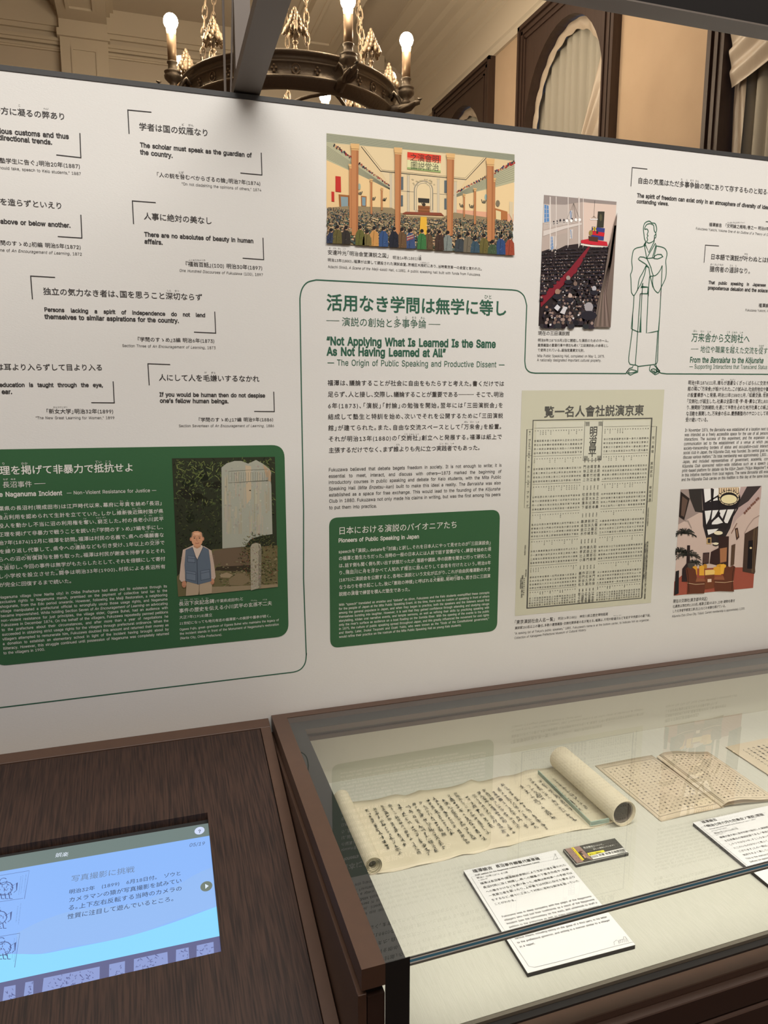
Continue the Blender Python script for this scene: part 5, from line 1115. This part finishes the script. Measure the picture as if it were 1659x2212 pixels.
cbox('side_board', (CL-.0035, CF+.0005, .02), (CL+.006, -.004, .866), M_BROWN, bv=.0006)
cbox('corner_post', (CL+.007, CF+.001, .02), (.2324, CF+.03, .861), M_BROWN2)
cbox('side_panel', (CR+.003, CF+.001, .02), (CR+.0264, -.004, .8719), M_BROWN)
cbox('glass_top', (.2326, CF+.0006, GBm), (CR-.0002, -.0202, GT), M_GLASS)
bn = MB().box((.2326, CF+.002, GBm-.0014), (.2595, -.021, GBm-.0004)).box((.2595, -.052, GBm-.0014), (CR-.001, -.021, GBm-.0004)); bn.build('printed_band', M_BAND, cs, fn=CW)
cbox('front_band', (.2326, CF-.0004, .02), (.2605, CF+.0004, GT+.0001), M_VOID)
cbox('front_glass', (.2605, CF+.001, .737), (CR-.001, CF+.009, GBm-.0006), M_GLASS)
y = CF-.0008
for z0, z1, m in [(.8954, GT, M_GEDGE_D), (.8938, .8953, M_GEDGE_L), (.8906, .8937, M_GEDGE_B), (.8888, .8905, M_GEDGE_L), (.8880, .8887, M_GEDGE_D), (.8862, .8879, mat('glass_edge_grey', (.22, .22, .18), .3))]:
    cbox('glass_edge', (.2605, y, z0), (CR-.001, CF+.0004, z1), m)
cbox('deck', (.236, -.590, .7385), (CR-.001, -.0045, .745), M_DECK)
cbox('deck_edge', (.236, -.595, .739), (CR-.001, -.5902, .7438), mat('deck_edge_grey', (.16, .14, .11), .7))
cbox('gap_shadow', (.236, -.604, .69), (CR-.001, -.0045, .7383), M_VOID)
cbox('front_rail', (.2605, -.627, .705), (CR-.001, -.6042, .7365), M_BROWN, bv=.001)
cbox('front_rail', (.2605, -.640, .690), (CR-.001, -.6272, .7270), M_BROWN2, bv=.0012)
cbox('front_rail', (.2605, -.645, .640), (CR-.001, -.6272, .6885), M_BROWN2, bv=.0012)
cbox('front_board', (.2605, -.641, .02), (CR-.001, -.6042, .6385), M_VOID)
cbox('fabric_wall', (.236, -.0044, .745), (CR-.001, -.0010, .8383), M_FABW)
cbox('inner_rail', (.236, -.0075, .8384), (CR-.001, -.0010, .8478), M_BROWN, bv=.0008)
cbox('inner_groove', (.236, -.003, .8479), (CR-.001, -.0010, .8535), M_BROWN2)
cbox('inner_rail', (.236, -.0075, .8536), (CR-.001, -.0010, .8745), mat('inner_brown', (.13, .085, .062), .5))

# ------------------------------------------------------------------ things on the deck
DZ = .745
def DK(k, x, y, h=0.0): return flat(*zp(k, x, y), DZ+h)
class DPrint(Print):
    def __init__(s, h, eps=.0004): super().__init__((0, 0, 1), eps); s.h = h
    def P(s, k, x, y): return DK(k, x, y, s.h)
    def l(s, k, t, c, off=0, hy=1.0, cy=.38, it=False): return s.run(t, s.P(k, c[0], c[1]), s.P(k, c[2], c[3]), None, off, hy, False, cy, it)
    def la(s, k, t, c, off=0, hy=1.08): return s.l(k, t, c, off, hy, .27)
    def path(s, k, pts, w_): return s.stroke([s.P(k, *p) for p in pts], w_)
def slab(name, q, z0, z1, m, par, bv=0):
    o = MB().hexa([(p[0], p[1], z0) for p in q], [(p[0], p[1], z1) for p in q]).build(name, m, par)
    return bevel(o, bv, 1) if bv else o
def spiral_roll(name, c0, c1, r0, r1, turns, m, par, seed=1, th=.0004):
    """a rolled sheet: spiral section carried along the axis c0-c1, with the paper's thickness"""
    c0, c1 = Vector(c0), Vector(c1); d = (c1-c0).normalized(); s = d.cross(Vector((0, 0, 1))).normalized(); u = s.cross(d)
    n = int(turns*28); v = []; rnd = random.Random(seed)
    offs = [rnd.uniform(-.0015, .0015) for _ in range(40)]
    for i in range(n+1):
        t = i/n; a = 2*math.pi*turns*t-1.2; r = r1+(r0-r1)*t; k = int(t*turns)
        for e, c in ((0, c0), (1, c1)):
            cc = c+d*(offs[k]+(.0012*k if e else -.0012*k)*.4)
            for rr in (r, r-th): v.append(cc+(s*math.cos(a)+u*math.sin(a))*rr)
    f = []
    for i in range(n):
        a = 4*i; b = 4*i+4
        f += [(a, a+2, b+2, b), (a+1, b+1, b+3, a+3), (a, b, b+1, a+1), (a+2, a+3, b+3, b+2)]
    f += [(0, 1, 3, 2), (4*n, 4*n+2, 4*n+3, 4*n+1)]
    return obj(name, v, f, m, par, smooth=False)
# handscroll
top = [('s', p) for p in [(560, 1018), (640, 1008), (740, 990), (890, 962), (950, 965), (1040, 930), (1100, 936), (1200, 915), (1330, 890), (1380, 862), (1430, 872), (1500, 860), (1640, 832)]]+[('q', p) for p in [(100, 792), (190, 780), (290, 766)]]
bot = [('s', p) for p in [(770, 1478), (800, 1472), (900, 1455), (1060, 1420), (1230, 1380), (1330, 1352), (1400, 1346), (1500, 1315)]]+[('q', p) for p in [(0, 1275), (90, 1240), (200, 1226), (340, 1187), (510, 1164), (680, 1120)]]
tp = [DK(k, *p) for k, p in top]; bp = [DK(k, *p) for k, p in bot]
def samp(P, t):
    L = [0]; 
    for a, b in zip(P, P[1:]): L.append(L[-1]+(b-a).length)
    x = t*L[-1]
    for i in range(len(P)-1):
        if x <= L[i+1]+1e-9: return P[i].lerp(P[i+1], (x-L[i])/(L[i+1]-L[i]))
    return P[-1]
hs = thing('handscroll', (.55, -.19, DZ), 'long opened paper handscroll with brush writing, a roll at each end, on the case deck', 'scroll')
def hsf(u, v):
    p = samp(tp, u).lerp(samp(bp, u), v); e = max(0, 1-6*v)+max(0, 6*v-5)
    z = DZ+.0006+.0012*e*(1+math.sin(37*u+2*v))+.0005*(1+math.sin(90*u))*math.sin(math.pi*v)
    return (p.x, p.y, z)
o = obj('sheet', *sheet(hsf, 90, 14), M_OLDP, hs, smooth=True); sm = o.modifiers.new('solid', 'SOLIDIFY'); sm.thickness = .0004; sm.offset = 1
random.seed(12)
wr = Print((0, 0, 1), .0001); kan = '御座候其外相成申上願村沼長役人之義此度様今以無事間日月年県令金田地方ニ而ハ可有一同驚力起其此敷段不願'
def squig(p, s, dirv, sx):
    """one running-hand character drawn with a few brush strokes"""
    side = Vector((-dirv.y, dirv.x, 0)); z = p.z
    def st(P, w_):
        P = [p+dirv*(b*s)+side*(a*s) for a, b in P]
        P = [Vector((q[0], q[1], z)) for q in curve_pts([(q.x, q.y) for q in P], 3)]; wr.stroke(P, w_*sx)
    r = random.uniform
    for i in range(random.randint(1, 3)): b = r(-.45, .4); st([(r(-.55, -.2), b+r(-.02, .1)), (r(-.1, .1), b+r(-.06, .04)), (r(.2, .55), b+r(-.12, .02))], r(.0005, .0010))
    for i in range(random.randint(1, 2)): a = r(-.3, .3); st([(a, r(-.6, -.4)), (a+r(-.15, .15), 0), (a+r(-.35, .35), r(.3, .6))], r(.0005, .0011))
    if random.random() < .5: a = r(-.3, .3); st([(a, r(-.1, .2)), (a+r(.1, .3), r(.2, .4)), (a-r(.1, .3), r(.35, .55)), (a+r(.2, .6), r(.4, .6))], r(.0004, .0008))
cols_ = 27
for c in range(cols_):
    t = .075+.90*c/cols_; big = c in (21, 22)
    a = Vector(hsf(t-.004, .14)); b = Vector(hsf(t+.006, .90)); 
    if c == 20: continue
    if big and c == 22: a = a.lerp(b, .05); b = a.lerp(b, .55)
    dirv = (b-a).normalized(); Lc = (b-a).length*random.choice([.95, .9, 1, .8, .97]) ; pos = random.uniform(.0, .02)
    while pos < Lc:
        s = random.uniform(.0055, .0100)*(1.25 if big else 1); p = a+dirv*pos; p.z = DZ+.0031
        if random.random() < .16:
            side = Vector((dirv.y*-1, dirv.x, 0))*(s*.5)*(1)
            wr.run(random.choice(kan), p-side*-1*-1, p+side, None, random.uniform(0, .008), 1.1, italic=random.random() < .5)
        else: squig(p, s, dirv, 1.0)
        pos += s*random.uniform(1.05, 1.5)
wr.build('brush_writing', M_INKB, hs)
c0 = flat(737, 1723, DZ+.0155); c1 = flat(805, 1869, DZ+.0155)
rl_ = spiral_roll('left_roll', c0, c1, .0155, .0065, 5, M_OLDP, hs, 3); MB().tube([Vector(c0)+(c1-c0)*.02, Vector(c0)+(c1-c0)*.97], .006, 12).build('roller', M_BROWN2, rl_)
c0 = flat(*zp('q', 326, 702), DZ+.024); c1 = flat(*zp('q', 732, 1056), DZ+.024)
r2_ = spiral_roll('right_roll', c0, c1, .0236, .0205, 4, M_OLDP, hs, 5)
tb = MB(); d = (c1-c0).normalized(); s = d.cross(Vector((0, 0, 1))).normalized(); u = s.cross(d)
v = []; 
for r in (.0198, .0180):
    for c in (c0+d*.002, c1-d*.002):
        v += [c+(s*math.cos(2*math.pi*i/28)+u*math.sin(2*math.pi*i/28))*r for i in range(28)]
f = [];
for i in range(28):
    j = (i+1) % 28; f += [(i, j, 28+j, 28+i), (56+i, 84+i, 84+j, 56+j), (28+i, 28+j, 84+j, 84+i), (i, 56+i, 56+j, j)]
tb.add(v, f).build('roller_tube', mat('clear_plastic_tube', (.16, .13, .11), .25), r2_)
# clear glass bar weighing the scroll down
pw = thing('paperweight', tuple(DK('q', 400, 940)), 'clear glass bar paperweight lying on the scroll beside its thick right roll', 'paperweight')
q = [DK('q', *p, .0115) for p in [(522, 1118), (642, 1094), (290, 766), (184, 786)]]
o = slab('glass_bar', q, DZ+.0045, DZ+.0125, M_WEIGHT, pw, .0008)
slab('polished_edge', [q[0], q[1], q[1]+Vector((0, .0018, 0)), q[0]+Vector((0, .0018, 0))], DZ+.0046, DZ+.0124, mat('green_glass_edge', (.42, .54, .46), .15), pw)
slab('polished_edge', [q[0], q[0]+Vector((.0016, 0, 0)), q[3]+Vector((.0016, 0, 0)), q[3]], DZ+.0046, DZ+.0124, mat('green_glass_edge2', (.36, .48, .40), .15), pw)
# open printed booklet
bk = thing('open_booklet', tuple(DK('q', 1100, 850)), 'open thread-bound booklet of printed Japanese text lying right of the scroll', 'book')
LQ2 = [DK('q', *p, .002) for p in [(550, 752), (914, 684), (1372, 1018), (970, 1106)]]
def pgL(u, v):
    p = LQ2[0].lerp(LQ2[1], u).lerp(LQ2[3].lerp(LQ2[2], u), v); return (p.x, p.y, DZ+.0015+.0022*math.sin(math.pi*u)*(.3+v)+.004*max(0, u-.8)*5*v*.5)
for k in range(3):
    o = obj('left_page', *sheet(lambda u, v: tuple(Vector(pgL(u, v))+Vector((.0006*k, -.0005*k, -.0006*k))), 16, 8), M_OLDP2, bk, smooth=True); sm = o.modifiers.new('solid', 'SOLIDIFY'); sm.thickness = .0003; sm.offset = 1
RH = .011
RQ = [DK('q', *p, RH) for p in [(960, 676), (1274, 652), (1716, 952), (1378, 992)]]
def pgR(u, v, k=0):
    p = RQ[0].lerp(RQ[1], u).lerp(RQ[3].lerp(RQ[2], u), v); h = RH+.003*math.sin(math.pi*min(1, u*1.6))-.006*max(0, u-.35)
    if u < .06: h -= .5*(.06-u)**1.0*.12
    return (p.x, p.y, DZ+h-.0007*k)
o = obj('right_page', *sheet(pgR, 24, 8), M_OLDP2, bk, smooth=True); sm = o.modifiers.new('solid', 'SOLIDIFY'); sm.thickness = .0003; sm.offset = 1
def fold(u, v):                                                   # the turned leaves rounding down to the spine
    a = Vector(pgR(0, v)); th = -math.pi*.5-math.pi*u; r = RH*.42
    return (a.x+r*.9*math.cos(th+math.pi*1.0-math.pi*.0)*0-r*1.15*math.sin(math.pi*u)+.0, a.y, a.z-(a.z-DZ-.0012)*u)
obj('rounded_fold', *sheet(fold, 12, 8), M_OLDP2, bk, smooth=True)
def under(u, v): p = Vector(pgR(u, v)); return (p.x+.002, p.y+.001, DZ+.001+.35*(p.z-DZ-.001))
obj('lower_leaf', *sheet(under, 16, 6), M_OLDP2, bk, smooth=True)
random.seed(31)
kana = 'ノ人ニテヲハシトイフ事ナリ其國ノ学者ルコカラス論議會社演説シタレバモノヽ是ニ由テ'
def pagetext(fn, u0, u1, v0, v1, nc, nr, par, m, sx=.40):
    t = Print((0, 0, 1), .0003)
    for c in range(nc):
        stop = nr if random.random() < .8 else random.randint(nr//2, nr)
        for r in range(stop):
            u = u0+(u1-u0)*(c+.5)/nc; v = v0+(v1-v0)*(r+.5)/nr; w_ = (u1-u0)/nc*sx
            a, b = Vector(fn(u-w_, v)), Vector(fn(u+w_, v)); b.z = a.z = max(a.z, b.z); t.run(random.choice(kana), a, b, None, .012, .95)
    t.build('printed_text', m, par)
pagetext(pgL, .07, .93, .10, .93, 12, 20, bk, M_INKG, .24); pagetext(pgR, .06, .90, .07, .95, 11, 21, bk, M_INKB, .24)
t = Print((0, 0, 1), .0004)
def fr(fn, us, vs, w_):
    for (a, b) in [((us[0], vs[0]), (us[1], vs[0])), ((us[1], vs[0]), (us[1], vs[1])), ((us[1], vs[1]), (us[0], vs[1])), ((us[0], vs[1]), (us[0], vs[0]))]:
        t.stroke([Vector(fn(a[0]+(b[0]-a[0])*i/12, a[1]+(b[1]-a[1])*i/12)) for i in range(13)], w_)
fr(pgL, (.05, .95), (.07, .95), .0006); fr(pgR, (.03, .93), (.04, .97), .0006); t.build('border_rule', M_INKG, bk)
# second booklet cut by the right edge
b2 = thing('booklet', tuple(DK('q', 1640, 700)), 'second aged booklet at the right edge of the photo, beside the open booklet', 'book')
a = DK('q', 1388, 632, .003); e1 = DK('q', 1659, 578, .003)-a; e2 = DK('q', 1659, 810, .003)-a; e2 = e2*(1.72)
e1 = e1.normalized()*.15
def pg2(u, v): p = a+e1*u+e2*v; return (p.x, p.y, DZ+.003+.001*math.sin(math.pi*u))
for k in range(3):
    o = obj('page', *sheet(lambda u, v: (pg2(u, v)[0]+.0004*k, pg2(u, v)[1]-.0004*k, pg2(u, v)[2]-.0009*k), 10, 4), M_OLDP2, b2); sm = o.modifiers.new('solid', 'SOLIDIFY'); sm.thickness = .0004; sm.offset = 1
pagetext(pg2, .12, .95, .10, .95, 9, 20, b2, M_INKB, .24)

def capboard(q, h, m_top, label, nm='caption_board'):
    c = sum((Vector(p) for p in q), Vector())/4
    t = thing(nm, (c.x, c.y, DZ), label, 'sign'); q = [q[3], q[2], q[1], q[0]]
    slab('board', q, DZ+.0004, DZ+h-.0006, M_BOARD, t, .0003); slab('face', q, DZ+h-.00055, DZ+h, m_top, t); return t
H1_ = .0068
C1 = [DK('m', *p, H1_) for p in [(85, 318), (875, 142), (1550, 950), (632, 1192)]]
c1 = capboard(C1, H1_, M_CARD, 'white caption board about the handscroll, lying in front of it across the glass edge')
t = DPrint(H1_); t.l('m', '福澤諭吉　', (160, 327, 372, 286), .014).l('m', '長沼事件願書代筆草稿', (358, 287, 732, 215), .014); t.build('title_lettering', M_BLACK, c1)
t = DPrint(H1_); t.la('m', 'Draft petition for the Naganuma incident by Fukuzawa Yukichi', (181, 360, 731, 246), .012).l('m', '明治7-20年(1874-87)頃', (197, 384, 462, 333)).la('m', 'c. 1874-87', (210, 404, 290, 386), .01)
for s0, x, y in [('なが', 368, 270), ('ぬま', 400, 264), ('そう', 658, 210), ('こう', 694, 203)]: t.l('m', s0, (x-14, y+3, x+14, y-3))
t.build('subtitle_lettering', M_BLACK, c1)
t = DPrint(H1_)
for s0, c in [('福澤は長沼事件(壁面解説参照)により生計の道を奪われた', (226, 432, 957, 270)), ('長沼村民に深く同情し、県への願書の下書き作成や、知事', (250, 466, 982, 304)), ('への働きかけなどを請け負った。福澤は県知事への手紙では', (274, 502, 1010, 338)), ('一見第三者を装ったり、上申書では村民に似せた書きぶり', (298, 537, 1036, 371)), ('をするなど、様々に工夫して村民に有利な解決を狙っていた', (322, 573, 1068, 406)), ('ことがわかる。', (345, 608, 532, 568))]: t.l('m', s0, c, .006, .92)
for s0, x, y in [('へきめん', 468, 362), ('うば', 848, 278), ('う', 540, 426), ('お', 592, 414), ('よそお', 488, 480), ('じょうしんしょ', 640, 442), ('くふう', 590, 495), ('ねら', 932, 420)]: w_ = 5.5*len(s0); t.l('m', s0, (x-w_, y+w_*.22, x+w_, y-w_*.22))
t.build('body_lettering', M_BLACK, c1)
t = DPrint(H1_)
for s0, c in [('Fukuzawa was in deep sympathy with the plight of the Naganuma', (410, 713, 1172, 537)), ('villagers who had lost their livelihoods as a result of the Naganuma', (430, 743, 1198, 564)), ('incident (see the commentary on the wall), and undertook to draft a', (450, 773, 1222, 591)), ('petition to the prefecture as well as make overtures to the governor,', (472, 803, 1246, 619)), ('various means, including taking on the guise of a third party in his letter', (520, 900, 1306, 713)), ('to the prefectural governor, and writing in a manner similar to a villager', (542, 935, 1331, 741)), ('in a report.', (562, 970, 692, 938))]: t.la('m', s0, c, .003)
t.build('body_translation_lettering', M_BLACK, c1)
t = DPrint(H1_); t.path('m', [(150, 375), (560, 283), (850, 228), (940, 208)], .0003).path('m', [(150, 375), (400, 780), (618, 1100), (640, 1135), (690, 1146), (900, 1095), (1390, 962), (1530, 930)], .0004)
t.path('m', [(850, 228), (862, 190), (858, 178), (868, 178), (872, 195), (888, 215), (868, 222)], .0005)
t.path('m', [(1370, 958), (1366, 930), (1390, 912), (1408, 925), (1412, 945)], .0005).path('m', [(1412, 945), (1410, 915), (1450, 905), (1448, 885), (1462, 884), (1480, 905), (1490, 930)], .0005)
for x in (1424, 1440, 1456, 1472): t.path('m', [(x, 942-(x-1412)*.2), (x-2, 912-(x-1412)*.2)], .0005)
t.build('line_ornament', mat('grey_print', (.25, .25, .25), .7), c1)
# second caption board, same size
off = DK('q', 1178, 1118, H1_)-C1[0]
C2 = [p+off for p in C1]
c2 = capboard(C2, H1_, M_CARD, 'white caption board at the right edge of the photo, in front of the open booklet')
t = DPrint(H1_); t.l('q', '福澤諭吉', (1232, 1118, 1328, 1098), .01).l('q', '「明治七年六月七日集会ノ演説」原稿', (1252, 1145, 1628, 1066), .012); t.build('title_lettering', M_BLACK, c2)
t = DPrint(H1_); t.la('q', 'Printed manuscript “Speech at the Meeting on June 7, 1874”', (1284, 1162, 1580, 1097)).la('q', 'by Fukuzawa Yukichi', (1296, 1174, 1392, 1152)).l('q', '明治7年(1874)6月7日', (1314, 1190, 1466, 1156)).la('q', 'June 7, 1874', (1324, 1200, 1370, 1190)); t.build('subtitle_lettering', M_BLACK, c2)
t = DPrint(H1_)
for i, s0 in enumerate(['福澤が話す前に活字印刷で配付した演説原稿であ', 'る日本最古の演説記録である。「勇気を出して話', 'しやうではないか。すこしなまいきなやうでも世', 'にこわいものはないと思ふて、はなしをするので', 'ござります」との一節は、演説を始めた人々の', '気持ちをよく表している。']):
    x, y = 1348+30*i, 1216+22.5*i; t.l('q', s0, (x, y, x+360*len(s0)/22, y-80*len(s0)/22), .006, .92)
t.build('body_lettering', M_BLACK, c2)
t = DPrint(H1_)
for i, s0 in enumerate(['This is the manuscript, printed and handed out', 'before he spoke. It is the oldest record of the', 'passage “let us have courage and try” shows', 'the spirit of those who first began to speak']): x, y = 1516+26*i, 1352+19*i; t.la('q', s0, (x, y, x+330, y-74), .003)
t.path('q', [(1228, 1150), (1640, 1057)], .0003).path('q', [(1228, 1150), (1532, 1400), (1560, 1422)], .0004); t.build('body_translation_lettering', M_BLACK, c2)
# small black sign with the price of the exhibition book
H3 = .005
C3 = [DK('n', *p, H3) for p in [(150, 412), (1180, 190), (1458, 490), (410, 722)]]
c3 = capboard(C3, H3, mat('black_card_face', (.045, .042, .04), .5), 'small black sign with yellow strips and a price, between the two white caption boards', 'price_sign')
pm = mat('sign_picture', (.5, .5, .5), .6, attr='base', spec=.2)
t = DPrint(H3)
def sp(pts, rgb, lift=0): t.poly([t.P('n', *q) for q in pts], tuple(v*1.1 for v in lin(rgb)), lift)
sp([(185, 408), (475, 350), (742, 622), (430, 692)], (146, 118, 110)); sp([(720, 582), (690, 545), (980, 470), (1345, 384), (1438, 470), (750, 614)], (226, 224, 220))
random.seed(6)
for i in range(40):
    u, v = random.uniform(.02, .6), random.uniform(.05, .95); x = 185+290*u+250*v; y = 408-58*u+284*v; sp([(x, y), (x+16, y+6), (x+20, y+16), (x+3, y+9)], rj((130, 102, 96), 16), .0001)
sp([(420, 470), (500, 470), (640, 600), (735, 625), (560, 662)], (60, 50, 44), .00015); sp([(470, 455), (530, 450), (540, 472), (480, 478)], (90, 40, 34), .0002); sp([(530, 530), (560, 525), (615, 580), (585, 592)], (200, 150, 110), .0002)
sp([(308, 386), (355, 378), (572, 626), (528, 640)], (238, 214, 20), .0002); sp([(630, 494), (952, 430), (985, 466), (668, 550)], (236, 222, 40), .0002)
t.build('sign_picture', pm, c3)
t = DPrint(H3+.0003); t.l('n', '受付にて販売中！', (672, 520, 935, 462), .02, 1.3).l('n', '2022 年度 秋季企画展図録', (712, 568, 1378, 420), .014, 1.15).l('n', '1100円', (1222, 500, 1400, 460), .01)
for i, chh in enumerate('展覧会図録福翁の言葉'): x, y = 338+21*i, 396+24*i; t.l('n', chh, (x-11, y+2, x+11, y-3), .02)
t.build('dark_lettering', M_BLACK, c3)
t = DPrint(H3+.0002); t.l('n', '長沼事件について、', (552, 386, 965, 312), .01).l('n', '詳しく解説しています！', (750, 416, 1195, 325), .004); t.path('n', [(570, 414), (785, 372)], .0003)
t.path('n', [(150, 412), (410, 716), (1452, 486)], .0004)
t.build('white_lettering', M_WHITE, c3)
